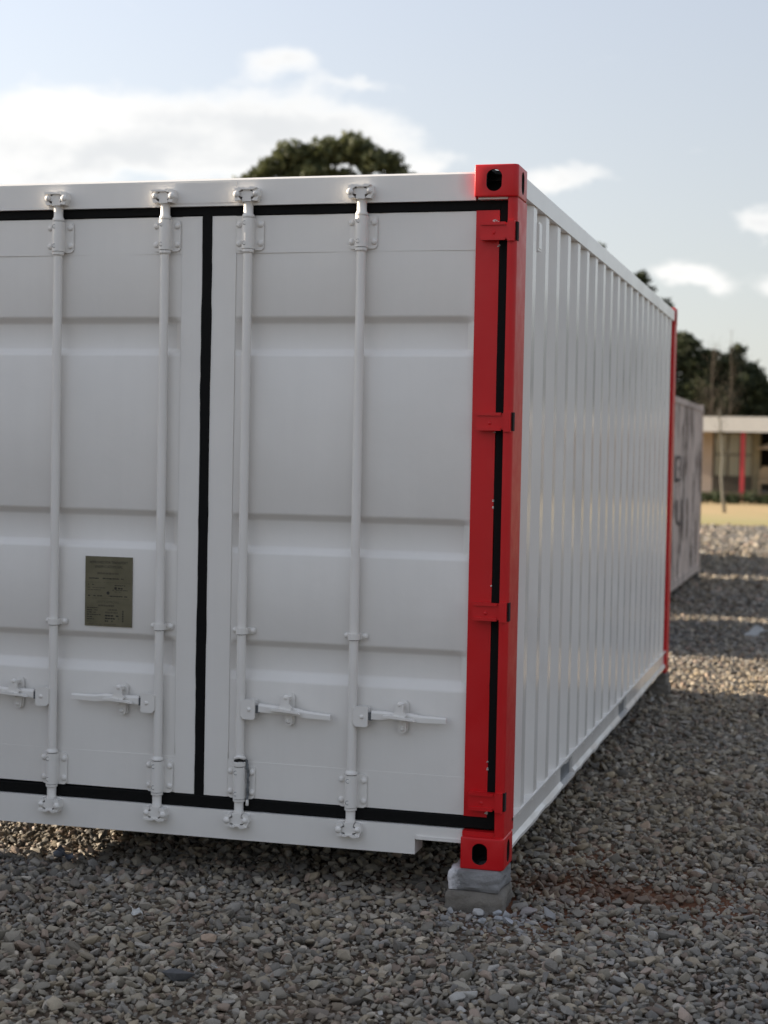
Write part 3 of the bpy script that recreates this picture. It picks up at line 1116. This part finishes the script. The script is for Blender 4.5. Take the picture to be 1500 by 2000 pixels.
# ------------------------------------------------------------------ concrete blocks under the corners
def rough_block(name, x0, x1, y0, y1, z0, z1, mat, seed, rot=0):
    r_ = random.Random(seed)
    bm = box(B(), -(x1 - x0) / 2, (x1 - x0) / 2, -(y1 - y0) / 2, (y1 - y0) / 2, 0, z1 - z0)
    bmesh.ops.bevel(bm, geom=bm.edges[:], offset=.010, segments=2, affect='EDGES', profile=.5)
    bmesh.ops.subdivide_edges(bm, edges=[e for e in bm.edges if e.calc_length() > .03], cuts=9, use_grid_fill=True)
    ph = [r_.uniform(0, 6) for _ in range(6)]
    hz_ = z1 - z0
    for v in bm.verts:
        c = v.co.copy()
        p_ = Vector((c.x * 22 + seed * 7, c.y * 22, c.z * 26))
        d = .010 * mnoise.noise(p_) + .006 * mnoise.noise(p_ * 2.7) + .003 * mnoise.noise(p_ * 6)
        n = Vector((c.x, c.y, 0))
        n.normalize() if n.length > 1e-4 else None
        edge = min(c.z, hz_ - c.z) < .012
        v.co += n * (d - (.006 if edge else 0) * max(0, mnoise.noise(p_ * .6) + .3))
        if not (c.z < .001 or c.z > hz_ - .001):
            v.co.z += d * .3
    return obj(name, bm, mat, None, ((x0 + x1) / 2, (y0 + y1) / 2, z0), smooth='auto', rot=(0, 0, rot))


tag(rough_block('concrete_block', -.215, .004, -.035, .19, GZ - .03, -.077, 'concrete', 1, R(2)), 'lower brown-grey concrete block under the near red corner casting, half sunk in gravel', 'block', 'blocks under the container corners')
tag(rough_block('concrete_block', -.200, -.004, -.028, .18, -.077, 0, 'concrete_splashed', 2, R(-2.5)), 'upper grey concrete block splashed with white paint under the near red corner casting', 'block', 'blocks under the container corners')
tag(rough_block('concrete_block', -.165, .02, L_ - .20, L_ + .02, GZ - .03, -.080, 'concrete', 3, R(3)), 'lower concrete block under the far red corner of the white container', 'block', 'blocks under the container corners')
tag(rough_block('concrete_block', -.160, .005, L_ - .19, L_ + .0, -.080, 0, 'concrete', 4), 'upper concrete block directly under the far red corner casting of the white container', 'block', 'blocks under the container corners')
tag(rough_block('concrete_block', -.92, -.70, 17.12, 17.34, GZ - .02, GZ + .10, 'concrete', 8), 'dark block under the far right corner of the weathered pinkish container', 'block', 'blocks under the container corners')
tag(rough_block('concrete_block', -.92, -.70, 11.78, 12.0, GZ - .02, GZ + .10, 'concrete', 9), 'block under the near right corner of the weathered pinkish container, hidden', 'block', 'blocks under the container corners')
for yy, nm in ((.08, 'door-end left'), (L_ - .08, 'rear left')):
    tag(rough_block('concrete_block', -W_ - .02, -W_ + .19, yy - .1, yy + .1, GZ - .03, -.079, 'concrete', 5), 'lower concrete block under the %s corner of the white container' % nm, 'block', 'blocks under the container corners')
    tag(rough_block('concrete_block', -W_ - .01, -W_ + .18, yy - .09, yy + .09, -.079, 0, 'concrete', 6), 'upper concrete block under the %s corner of the white container' % nm, 'block', 'blocks under the container corners')


# ------------------------------------------------------------------ gravel
def stone_shape(seed, flat=.55, npts=12, bev=.045):
    r_ = random.Random(seed)
    bm = B()
    wy = r_.uniform(.55, .85)
    for _ in range(npts):
        v = Vector((r_.gauss(0, 1), r_.gauss(0, 1), r_.gauss(0, 1))).normalized() * r_.uniform(.78, 1.0)
        bm.verts.new((v.x * .56, v.y * .5 * wy, v.z * .5 * flat))
    res = bmesh.ops.convex_hull(bm, input=bm.verts[:])
    bmesh.ops.delete(bm, geom=[g_ for g_ in res.get('geom_interior', []) if isinstance(g_, bmesh.types.BMVert)], context='VERTS')
    bmesh.ops.bevel(bm, geom=bm.edges[:], offset=bev * .5, segments=1, affect='EDGES', profile=.5, clamp_overlap=True)
    return bm


shapes = bpy.data.collections.new('stone_shapes')
protos = []
for i in range(14):
    me = bmme(stone_shape(100 + i, random.uniform(.45, .75)))
    me.polygons.foreach_set('use_smooth', [True] * len(me.polygons))
    try:
        me.set_sharp_from_angle(angle=R(38))
    except Exception:
        pass
    me.materials.append(MATS['gravel_stone'])
    o = bpy.data.objects.new('stone_%02d' % i, me)
    shapes.objects.link(o)
    protos.append(me)

cols = np.array(STONE_COLS)


def ghv(x, y):
    return GZ + .010 * np.sin(1.7 * x + .6 * y + 1) + .008 * np.sin(.9 * y - 1.3 * x) - .012 * np.exp(-((x - .3) ** 2 + (y - .45) ** 2) / .2) + .012 * np.clip((y - 3) / 3, 0, 1)


def scatter(x0, x1, y0, y1, pitch, size, keep=1.0):
    nx_, ny_ = int((x1 - x0) / pitch), int((y1 - y0) / pitch)
    gx, gy = np.meshgrid(np.arange(nx_), np.arange(ny_))
    gx = x0 + (gx.ravel() + rng.uniform(0, 1, gx.size)) * pitch
    gy = y0 + (gy.ravel() + rng.uniform(0, 1, gy.size)) * pitch
    k = rng.uniform(0, 1, gx.size) < keep
    gx, gy = gx[k], gy[k]
    # no stones inside the blocks
    inb = ((gx > -.225) & (gx < .035) & (gy > -.05) & (gy < .20)) | ((gx > -.18) & (gx < .03) & (gy > L_ - .21) & (gy < L_ + .03))
    gx, gy = gx[~inb], gy[~inb]
    s = size * np.clip(rng.lognormal(-.05, .38, gx.size), .42, 2.1)
    return gx, gy, s


parts = [scatter(-3.6, 3.0, -2.7, .9, .0222, .0335), scatter(-.5, 3.0, .9, 7.2, .026, .0375), scatter(-2.6, -.5, .9, 3.2, .04, .042),
         scatter(-6, -3.6, -2.7, .9, .042, .046), scatter(-5.2, -2.6, .9, 8, .05, .052),
         scatter(-1.6, 3.4, 7.2, 13, .030, .039), scatter(-2.2, 3.4, 13, 22, .048, .052), scatter(-3, 3.4, 22, 34.8, .085, .085)]
gx = np.concatenate([p_[0] for p_ in parts]); gy = np.concatenate([p_[1] for p_ in parts]); gs = np.concatenate([p_[2] for p_ in parts])
# thin out over the bare red earth beside the block
dpatch = np.hypot((gx - .28) / .42, (gy - .43) / .17) + .35 * np.sin(9 * gx + 3) * np.sin(11 * gy)
keepm = rng.uniform(0, 1, gx.size) < np.where(dpatch < 1, .55, 1.0)
gx, gy, gs, dpatch = gx[keepm], gy[keepm], gs[keepm], dpatch[keepm]
N = gx.size
gz = ghv(gx, gy) + rng.uniform(-.002, .016, N) * (gs / .045) + .006 * np.sin(5 * gx + 1) * np.sin(4.2 * gy)
gc = cols[rng.integers(0, len(cols), N)] * rng.lognormal(0, .22, N)[:, None]
tint = .5 + .5 * np.sin(.9 * gx + .5 * gy + .7) * np.sin(.8 * gy - .4 * gx)
gc = gc * (1 + .10 * (tint - .5))[:, None] * np.stack([1 + .06 * (tint - .5), np.ones(N), 1 - .12 * (tint - .5)], 1)
dirt = np.clip(1.25 - dpatch, 0, 1)[:, None] * .75
gc = gc * (1 - dirt) + dirt * np.array([.15, .075, .045])
for px_, py_, pr_, pa_ in ((-.35, -1.2, .22, .45), (-.72, -.85, .16, .4), (-1.3, -1.0, .2, .3), (.75, .9, .3, .3), (.4, 2.4, .5, .25), (-1.7, -.3, .3, .25)):
    dd_ = np.clip(1 - np.hypot(gx - px_, (gy - py_) * 1.4) / pr_ + .3 * np.sin(17 * gx + 5 * gy), 0, 1)[:, None] * pa_
    gc = gc * (1 - dd_) + dd_ * np.array([.15, .10, .068])
pale = rng.uniform(0, 1, N) < .006
gc[pale] = np.array([.40, .38, .35])
dustb = (np.hypot((gx - .0) / 1.3, gy + .13) < .17) & (rng.uniform(0, 1, N) < .6)
gc[dustb] = gc[dustb] * .5 + np.array([.15, .153, .162])
gme = bpy.data.meshes.new('gravel')
gme.vertices.add(N)
gme.vertices.foreach_set('co', np.stack([gx, gy, gz], 1).astype(np.float32).ravel())
a = gme.attributes.new('rot', 'FLOAT_VECTOR', 'POINT')
a.data.foreach_set('vector', np.stack([rng.normal(0, .35, N), rng.normal(0, .35, N), rng.uniform(0, 6.283, N)], 1).astype(np.float32).ravel())
a = gme.attributes.new('scl', 'FLOAT_VECTOR', 'POINT')
a.data.foreach_set('vector', (gs[:, None] * rng.uniform(.82, 1.18, (N, 3))).astype(np.float32).ravel())
a = gme.attributes.new('col', 'FLOAT_COLOR', 'POINT')
a.data.foreach_set('color', np.concatenate([np.clip(gc, .02, .7), np.ones((N, 1))], 1).astype(np.float32).ravel())
a = gme.attributes.new('pick', 'INT', 'POINT')
a.data.foreach_set('value', rng.integers(0, 14, N).astype(np.int32))
gravel = bpy.data.objects.new('gravel', gme)
COL.objects.link(gravel)
gme.materials.append(MATS['gravel_stone'])
gravel['kind'] = 'stuff'
tag(gravel, 'loose grey-brown crushed stone gravel covering the yard', 'gravel')
ng = bpy.data.node_groups.new('gravel_scatter', 'GeometryNodeTree')
ng.interface.new_socket('Geometry', in_out='INPUT', socket_type='NodeSocketGeometry')
ng.interface.new_socket('Geometry', in_out='OUTPUT', socket_type='NodeSocketGeometry')
gi = ng.nodes.new('NodeGroupInput'); go = ng.nodes.new('NodeGroupOutput')
ci = ng.nodes.new('GeometryNodeCollectionInfo')
ci.inputs['Collection'].default_value = shapes
ci.inputs['Separate Children'].default_value = True
ci.inputs['Reset Children'].default_value = True
ip = ng.nodes.new('GeometryNodeInstanceOnPoints')
ip.inputs['Pick Instance'].default_value = True


def named(nm, ty):
    n = ng.nodes.new('GeometryNodeInputNamedAttribute')
    n.data_type = ty
    n.inputs['Name'].default_value = nm
    return n.outputs['Attribute']


ng.links.new(gi.outputs[0], ip.inputs['Points'])
ng.links.new(ci.outputs[0], ip.inputs['Instance'])
ng.links.new(named('pick', 'INT'), ip.inputs['Instance Index'])
er = ng.nodes.new('FunctionNodeEulerToRotation')
ng.links.new(named('rot', 'FLOAT_VECTOR'), er.inputs[0])
ng.links.new(er.outputs[0], ip.inputs['Rotation'])
ng.links.new(named('scl', 'FLOAT_VECTOR'), ip.inputs['Scale'])
ng.links.new(ip.outputs[0], go.inputs[0])
md = gravel.modifiers.new('scatter', 'NODES')
md.node_group = ng

# the larger single stones that lie on top, one object each, parts of the ground
big_me = []
for i in range(8):
    me = protos[i].copy()
    me.materials.clear()
    me.materials.append(MATS['stone_tone_%d' % i])
    big_me.append(me)
r_ = random.Random(3)
cnt = 0
while cnt < 260:
    x, y = r_.uniform(-2.2, 1.25), r_.uniform(-1.75, .25)
    if r_.random() < .25:
        x, y = r_.uniform(.1, 1.2), r_.uniform(.2, 3.0)
    if -.28 < x < .08 and -.12 < y < .25:
        continue
    if ((x - .28) / .42) ** 2 + ((y - .43) / .17) ** 2 < 1:
        continue
    s = r_.uniform(.040, .056)
    o = link('stone', big_me[r_.randrange(8)], None, ground, (x, y, gh(x, y) + .014))
    o.rotation_euler = (r_.gauss(0, .25), r_.gauss(0, .25), r_.uniform(0, 6.28))
    o.scale = (s, s * r_.uniform(.8, 1.1), s * r_.uniform(.7, .95))
    cnt += 1


def single(name, mat, loc, size, seed, label, cat, group=None, flat=.5, rz=0, sc_=(1, 1, 1)):
    bm = stone_shape(seed, flat, 11, .05)
    bmesh.ops.scale(bm, vec=(size * sc_[0], size * sc_[1], size * sc_[2]), verts=bm.verts)
    o = obj(name, bm, mat, None, loc, rot=(R(6), R(4), rz))
    return tag(o, label, cat, group)


single('tan_stone', 'tan_chip', (-.875, -.70, GZ + .025), .075, 41, 'tan broken stone chip lying on the gravel below the door gap', 'stone', flat=.45)
single('dark_slate', 'dark_slate', (-.845, -1.08, GZ + .018), .135, 42, 'large flat dark slate piece sunk in the foreground gravel', 'stone', flat=.30, rz=.3)
single('flat_grey_stone', 'stone_tone_5', (.30, -.62, GZ + .026), .07, 43, 'square grey stone standing proud of the gravel right of the blocks', 'stone', flat=.8)
single('flat_grey_stone', 'stone_tone_3', (.62, -.12, GZ + .024), .085, 44, 'dark angular stone on the gravel at the right of the frame', 'stone', flat=.7)
ch = [(-.07, -.10, .05), (.0, -.085, .045), (.045, -.10, .06), (.02, -.16, .04), (-.03, -.20, .045), (.06, -.17, .05)]
lab = ['small pale concrete chip leaning against the lower block, leftmost of six', 'small blue-grey concrete chip touching the lower block, second from left', 'largest blue-grey concrete chip beside the right end of the lower block', 'blue-grey concrete chip lying in front of the largest chip', 'blue-grey concrete chip farthest out from the blocks', 'blue-grey concrete chip farthest right of those before the blocks']
for i, ((x, y, s), lb) in enumerate(zip(ch, lab)):
    single('concrete_chip', 'chip_pale' if i == 0 else 'chip_bluegrey', (x, y, gh(x, y) + .026), s, 50 + i, lb, 'chip', 'concrete chips before the blocks', flat=.7, rz=i * 1.1)


def scrap(name, mat, loc, w, d, seed, label, cat, lift=.012):
    r_ = random.Random(seed)
    bm = B()
    n = 6
    g_ = []
    for j in range(n):
        row = []
        for i in range(n):
            u, v = i / (n - 1) - .5, j / (n - 1) - .5
            e = 1 - .35 * r_.random() * (abs(u) > .4 or abs(v) > .4)
            row.append(bm.verts.new((u * w * e, v * d * e, lift * (.5 + .8 * math.sin(5 * u + seed) * math.cos(4 * v + seed)) + r_.uniform(-.002, .002))))
        g_.append(row)
    for a_, b_ in zip(g_, g_[1:]):
        for k in range(n - 1):
            bm.faces.new((a_[k], a_[k + 1], b_[k + 1], b_[k]))
    bmesh.ops.solidify(bm, geom=bm.faces[:], thickness=.0015)
    o = obj(name, bm, mat, None, loc, smooth=True, rot=(R(25), R(8), seed))
    return tag(o, label, cat)


scrap('plastic_scrap', 'white_scrap_plastic', (-1.228, -.52, GZ + .034), .05, .045, 1, 'small torn white plastic scrap on the gravel in the left foreground', 'scrap')
scrap('plastic_rag', 'blue_grey_rag', (-1.83, .10, GZ + .035), .13, .09, 2, 'crumpled blue-grey plastic rag in the shade under the container edge', 'rag', .03)
scrap('plastic_scrap', 'white_scrap_plastic', (-.72, -1.05, GZ + .045), .016, .045, 3, 'thin white sliver lying on the dark slate piece', 'scrap', .004)
scrap('plastic_scrap', 'red_scrap_plastic', (-1.98, -.35, GZ + .034), .02, .014, 4, 'tiny red scrap on the gravel at the left edge of the frame', 'scrap')
scrap('paper_scrap', 'white_scrap_plastic', (.42, 9.9, GZ + .045), .30, .22, 5, 'white paper scrap on the shaded gravel far right, beyond the container', 'scrap', .03)


# ------------------------------------------------------------------ other containers of the yard
def old_container(loc, length, width, height, mat, label, text=None):
    """long axis along y, right side at local x=0, near end at local y=0"""
    c = empty('old_container', loc)
    tag(c, label, 'container', 'old containers of the yard')
    bm = B(); corrugated(bm, .14, length - .14, .12, height - .08, -.012, .034, .30, nz=3)
    obj('side_wall', bm, mat, c)
    bm = B(); corrugated(bm, .14, length - .14, .12, height - .08, -width + .012, .034, .30, sign=-1, nz=2)
    obj('side_wall', bm, mat, c)
    for ex in (0, 1):
        for ey in (0, 1):
            x0, x1 = (-.12, -.003) if not ex else (-width + .003, -width + .12)
            y0, y1 = (.004, .142) if not ey else (length - .142, length - .004)
            bxo('corner_post', (x0, x1, y0, y1, .11, height - .11), mat, c, bevel=.006)
            for z0, z1 in ((0, .112), (height - .112, height)):
                x0, x1 = (-.162, 0) if not ex else (-width, -width + .162)
                y0, y1 = (0, .178) if not ey else (length - .178, length)
                bxo('corner_casting', (x0, x1, y0, y1, z0, z1), mat, c, bevel=.008)
        x0, x1 = (-.06, -.004) if not ex else (-width + .004, -width + .06)
        bxo('top_side_rail', (x0, x1, .17, length - .17, height - .09, height - .02), mat, c, bevel=.004)
        bxo('bottom_side_rail', (x0, x1, .17, length - .17, .03, .14), mat, c, bevel=.004)
    for y0, y1 in ((.02, .06), (length - .06, length - .02)):
        bxo('end_wall', (-width + .10, -.10, y0, y1, .10, height - .05), mat, c)
    bxo('roof', (-width + .05, -.05, .05, length - .05, height - .05, height - .03), mat, c)
    bxo('floor', (-width + .05, -.05, .05, length - .05, .10, .13), 'rust_dark', c)
    if text:
        for s_, y, z, size in text:
            b = text_bm(s_, size, 'LEFT')
            for v in b.verts:
                v.co = Vector((-.0085, y + v.co.x * 2.3, z + v.co.y))
            obj('stencil_lettering', b, 'stencil_dark', c)
    return c


oc = old_container((-.70, 11.75, GZ + .10), 5.60, 2.438, 2.32, 'weathered_pink', 'weathered pinkish-grey container with dark stencilled lettering behind the white one, at right',
              [('I3I', 1.78, 1.30, .46), ('U:', 2.08, .77, .46)])
old_container((-6.0, -6.6, GZ + .01), 6.84, 2.438, 2.75, 'weathered_grey', 'grey container outside the frame at left of the yard, shading the foreground gravel')
old_container((-.75, 8.15, GZ + .01), 3.05, 2.438, 2.42, 'weathered_blue', 'short blue container hidden directly behind the white container')
old_container((-1.75, 18.15, GZ + .01), 4.3, 2.438, 2.42, 'weathered_grey', 'grey container hidden behind the weathered pinkish container')

# ------------------------------------------------------------------ low building at right
bld = empty('bungalow', (-3.0, 57, GZ))
bld.rotation_euler = (0, 0, R(-4))
tag(bld, 'low bungalow with white fascia roof and red veranda post at the right edge', 'building')
bxo('fascia', (-6, 16, -1.6, -1.45, 2.64, 3.19), 'fascia_white', bld, bevel=.02)
bxo('roof', (-6.1, 16.1, -1.44, 8, 3.02, 3.14), 'fascia_white', bld)
bxo('soffit', (-6, 16, -1.44, .1, 2.70, 2.74), 'wall_khaki', bld)
bxo('plinth', (-6, 16, -1.3, 8, -.05, .34), 'interior_dark', bld)
bxo('veranda_deck', (-6, 16, -1.55, .2, .342, .42), 'frame_brown', bld, bevel=.01)
bxo('wall', (-6, -.50, 0, .2, .42, 2.7), 'wall_beige', bld)
bxo('wall', (.98, 1.25, 0, .2, .42, 2.7), 'wall_khaki', bld)
bxo('wall', (2.9, 16, 0, .2, .42, 2.7), 'wall_beige', bld)
bxo('wall_below_window', (-.5, .98, .0, .2, .42, .95), 'frame_brown', bld)
bxo('back_room', (-6, 16, 3.0, 3.2, .42, 2.7), 'interior_dark', bld)
for k, (x0, x1) in enumerate(((-.42, .02), (.10, .48), (.56, .94))):
    w_ = bxo('window', (x0 - .04, x1 + .04, .04, .12, .96, 2.66), 'frame_brown', bld)
    bxo('pane', (x0, x1, .028, .036, 1.02, 1.78), 'window_glass', w_)
    bxo('pane', (x0, x1, .028, .036, 1.84, 2.60), 'window_glass', w_)
for x in (.78, 4.6, 8.4):
    p_ = bxo('veranda_post', (x - .075, x + .075, -1.40, -1.25, .02, 2.70), 'post_red', bld, bevel=.01)
# parasol and cane chair on the veranda edge
par = empty('parasol', (-.80, 56.4, GZ + .42))
tag(par, 'tan canvas parasol in front of the bungalow at the right edge', 'parasol')
obj('pole', lathe(B(), 0, 0, [(0, .02), (2.1, .02)], 10), 'frame_brown', par)
obj('canopy', lathe(B(), 0, 0, [(1.62, 1.05), (1.66, 1.06), (2.1, .04), (2.15, .02)], 8), 'canvas_tan', par)
chair = empty('cane_chair', (-1.45, 56.3, GZ + .42))
tag(chair, 'tan cane armchair beside the parasol in front of the bungalow', 'chair')
bxo('seat', (-.3, .3, -.28, .3, .36, .44), 'cane_tan', chair, bevel=.02)
bm = prism(B(), [(-.3, .44), (.3, .44), (.3, .8), (.18, .98), (-.18, .98), (-.3, .8)], .22, .29, 'y')
obj('backrest', bm, 'cane_tan', chair, bevel=.015)
for sx_ in (-1, 1):
    bxo('armrest', (sx_ * .27 - .035, sx_ * .27 + .035, -.26, .22, .62, .67), 'cane_tan', chair, bevel=.01)
    for sy_ in (-.24, .24):
        bxo('leg', (sx_ * .26 - .025, sx_ * .26 + .025, sy_ - .025, sy_ + .025, 0, .36), 'cane_tan', chair)


# ------------------------------------------------------------------ trees
def leaf_mesh(lobes, n, size, seed, gap=.0):
    r_ = np.random.default_rng(seed)
    L = np.array([l[:4] for l in lobes], float)
    w = L[:, 3] ** 2
    idx = r_.choice(len(L), n, p=w / w.sum())
    d = r_.normal(size=(n, 3)); d /= np.linalg.norm(d, axis=1)[:, None]
    rad = r_.uniform(0, 1, n) ** .45
    lump = 1 + .22 * np.sin(d[:, 0] * 5 + idx) * np.sin(d[:, 1] * 4 + idx * 2) + .15 * np.sin(d[:, 2] * 7 + idx * 3)
    c = L[idx, :3] + d * (L[idx, 3] * rad * lump)[:, None] * np.array([1, 1, .78])
    a = r_.normal(size=(n, 3)); a /= np.linalg.norm(a, axis=1)[:, None]
    b = np.cross(a, r_.normal(size=(n, 3))); b /= np.linalg.norm(b, axis=1)[:, None]
    s = size * r_.uniform(.6, 1.4, n)[:, None]
    V = np.stack([c - a * s, c + b * s * .42, c + a * s, c - b * s * .42], 1).reshape(-1, 3)
    me = bpy.data.meshes.new('crown')
    me.from_pydata(V.tolist(), [], np.arange(4 * n).reshape(n, 4).tolist())
    return me


def make_tree(name, base, lobes, label, leaf, nleaf, lsize, seed, trunk_r=.25, group=None, fork=None):
    r_ = random.Random(seed)
    t = empty(name, base)
    tag(t, label, 'tree', group)
    top = max(l[2] for l in lobes)
    cx = sum(l[0] for l in lobes) / len(lobes); cy = sum(l[1] for l in lobes) / len(lobes)
    fz = fork or top * .35
    bm = B()
    tube(bm, [(0, 0, -.3), (.05, 0, fz * .3), (cx * .15, cy * .15, fz * .7), (cx * .3, cy * .3, fz)], [trunk_r * 1.25, trunk_r, trunk_r * .85, trunk_r * .7], 10)
    tr = obj('trunk', bm, 'bark', t, smooth=True)
    for l in lobes:
        bm = B()
        s0 = Vector((cx * .3, cy * .3, fz * r_.uniform(.85, 1)))
        e = Vector(l[:3])
        mid = s0.lerp(e, .5) + Vector((r_.uniform(-.3, .3), r_.uniform(-.3, .3), r_.uniform(.0, .4)))
        tube(bm, [s0, s0.lerp(mid, .5), mid, e], [trunk_r * .5, trunk_r * .38, trunk_r * .25, trunk_r * .10], 7)
        obj('limb', bm, 'bark', tr, smooth=True)
    link('crown', leaf_mesh(lobes, nleaf, lsize, seed), leaf, t)
    return t


# tall gum-like tree above the doors (lobe positions relative to its base)
lb = [(1.5, 0, 14.55, .85), (2.0, .3, 14.2, .8), (2.6, -.3, 13.95, .7), (3.15, .2, 13.85, .65), (3.75, 0, 13.1, .6), (.35, 0, 14.45, .72), (-.5, .2, 14.4, .6), (-1.25, 0, 14.3, .78), (-1.0, .3, 13.6, .8), (-2.1, 0, 13.75, .68), (-2.85, .1, 13.3, .68), (-3.5, .2, 12.95, .7), (-4.1, 0, 12.6, .6),
      (.0, -.2, 13.5, .75), (.95, .1, 13.35, .62), (.6, .3, 14.2, .35), (1.3, .3, 13.0, .7), (-.5, .2, 13.9, .6), (-1.7, .2, 12.7, 1.0), (.5, .2, 12.5, .9), (2.1, 0, 12.6, 1.0), (3.3, .2, 12.2, 1.0), (-2.6, .3, 11.6, 1.2), (.2, .5, 11.0, 1.4), (3.0, .2, 10.6, 1.2), (-3.9, 0, 11.0, 1.0), (4.4, 0, 12.5, .6)]
make_tree('gum_tree', (-20.8, 62, GZ), lb, 'large dark olive tree whose crown shows above the container doors', 'leaf_olive', 25000, .15, 5, .38, 'trees around the yard')
# left edge
lb = [(0, 0, 12.6, 1.0), (-1.3, 0, 12.9, 1.2), (-2.5, .3, 12.0, 1.4), (-.6, 0, 11, 1.5)]
make_tree('gum_tree', (-36.6, 62, GZ), lb, 'tree of which only a leafy sliver shows at the left edge above the container', 'leaf_olive', 6000, .17, 6, .3, 'trees around the yard')
# tips along the side rail
lb = [(-.75, 0, 8.65, .28), (-.55, .2, 8.2, .35), (-1.2, .1, 8.0, .5), (.80, 0, 7.65, .30), (.95, .1, 7.2, .35), (1.6, 0, 6.75, .28), (1.35, .2, 6.3, .5), (.3, 0, 6.8, .7), (-.4, .2, 6.2, .8), (.9, .1, 5.4, .8), (0, 0, 5.0, .9)]
make_tree('gum_tree', (-6.3, 50, GZ), lb, 'thin tree whose leafy tips peek over the white container side rail', 'leaf_dark', 9000, .10, 8, .16, 'trees around the yard')
# behind the bungalow
lb = [(-1.9, 0, 7.1, .7), (-2.3, .2, 6.3, .9), (-1.4, .1, 6.1, .7), (.1, 0, 6.35, .55), (.55, .1, 6.3, .45), (-.3, .2, 5.8, .7), (.7, .1, 5.3, .9), (1.5, 0, 5.3, .65), (1.9, .2, 4.5, 1.0), (.3, .2, 4.4, 1.3), (-1.4, 0, 4.7, 1.3), (-2.6, .2, 4.6, 1.1), (2.4, 0, 3.4, .9), (0, .3, 3.2, 1.4), (-2, .3, 3.2, 1.3), (-3.6, .3, 5.4, 1.2), (-.9, .5, 6.6, .6), (-1.0, .4, 5.6, 1.0), (.2, .5, 5.2, 1.0), (1.2, .5, 5.9, .6), (2.3, .4, 5.0, .6), (3.2, .2, 3.9, .8), (1.2, .6, 3.8, 1.2), (.55, .1, 6.9, .4), (-2.0, .2, 7.4, .5)]
make_tree('dark_tree', (-4.4, 76, GZ), lb, 'broad dark green tree standing behind the bungalow roof', 'leaf_dark', 34000, .14, 9, .3, 'trees around the yard', 2.2)
# trees farther right, outside the frame
k_ = 0
for (x, y, s_, lbl) in ((9, 70, 1.0, 'round dark tree beyond the right edge of the frame, behind the bungalow'), (22, 62, 1.15, 'bushy tree well beyond the right edge of the frame'), (30, 48, 1.1, 'bushy tree at the far right side of the yard, out of frame'), (16, 78, 1.3, 'tall bushy tree behind the bungalow, out of frame at right'), (33, 32, 1.0, 'bushy tree right of the yard, out of frame'), (36, 16, 1.1, 'bushy tree beside the yard far to the right, out of frame')):
    rr = random.Random(60 + k_)
    lb = [(rr.uniform(-3.2, 3.2) * s_, rr.uniform(-2, 2), rr.uniform(2.8, 6.6) * s_, rr.uniform(1.0, 1.7) * s_) for _ in range(13)]
    make_tree('bushy_tree', (x, y, GZ), lb, lbl, 'leaf_dark', 6000, .30, 20 + k_, .3, 'trees around the yard')
    k_ += 1


def bare(name, base, h, r0, label, seed, lean=.0, spread=.9, nb=26, mat='twig_brown', cat='tree', start=.4):
    r_ = random.Random(seed)
    t = empty(name, base)
    tag(t, label, cat, 'trees around the yard')
    bm = B()
    pts = [(lean * h * k / 6 + .03 * math.sin(k * 1.7 + seed), .02 * math.cos(k * 2.1), h * k / 6) for k in range(7)]
    pts[0] = (pts[0][0], pts[0][1], -.1)
    tube(bm, pts, [r0 * (1 - k / 7.5) for k in range(7)], 8)
    tr = obj('trunk', bm, mat, t, smooth=True)
    bm = B()
    for _ in range(nb):
        q = r_.uniform(start, .97)
        k = min(5, int(q * 6)); f = q * 6 - k
        p0 = Vector(pts[k]).lerp(Vector(pts[k + 1]), f)
        a = r_.uniform(0, 6.28)
        ln = spread * r_.uniform(.4, 1) * (1.15 - q)
        d = Vector((math.cos(a), math.sin(a), r_.uniform(.7, 1.6))).normalized() * ln * h * .5
        p1 = p0 + d * .5 + Vector((0, 0, .03 * h)); p2 = p0 + d
        rr = r0 * (1 - q * .8) * .35
        tube(bm, [p0, p1, p2], [rr, rr * .6, rr * .2], 5)
        for _k in range(4):
            s0 = p1.lerp(p2, r_.random())
            tube(bm, [s0, s0 + Vector((r_.uniform(-1, 1), r_.uniform(-1, 1), r_.uniform(.2, 1.2))).normalized() * ln * h * .16], [rr * .35, rr * .12], 4)
    obj('branches', bm, mat, t, smooth=True)
    return t


bare('bare_tree', (-4.2, 66, GZ), 6.6, .05, 'leafless brown tree with thin twigs in front of the dark tree at right', 4, -.01, 1.0, 60, start=.3)
bare('bare_tree', (-3.55, 67, GZ), 7.2, .04, 'leafless thin tree with tall bare tips left of the bungalow roof', 14, .0, .8, 40, start=.3)
bare('young_tree', (-2.10, 43, GZ + .1), 3.0, .055, 'slim young tree standing on the dry lawn before the bungalow', 8, -.06, .9, 22, 'bark_pale', start=.45)

# hedge and shrubs under the veranda
lbx = [(-4.5 + .55 * k, .1 * math.sin(k * 2), .16 + .05 * math.sin(k * 3), .34) for k in range(28)]
h_ = empty('hedge', (-1.2, 52.4, GZ + .1))
tag(h_, 'low dark hedge along the foot of the bungalow veranda', 'hedge')
link('foliage', leaf_mesh(lbx, 9000, .06, 31), 'leaf_hedge', h_)
bm = B()
for k in range(28):
    x, y = lbx[k][:2]
    tube(bm, [(x, y, -.1), (x + .05, y, .2)], [.02, .01], 5)
obj('stems', bm, 'bark', h_)
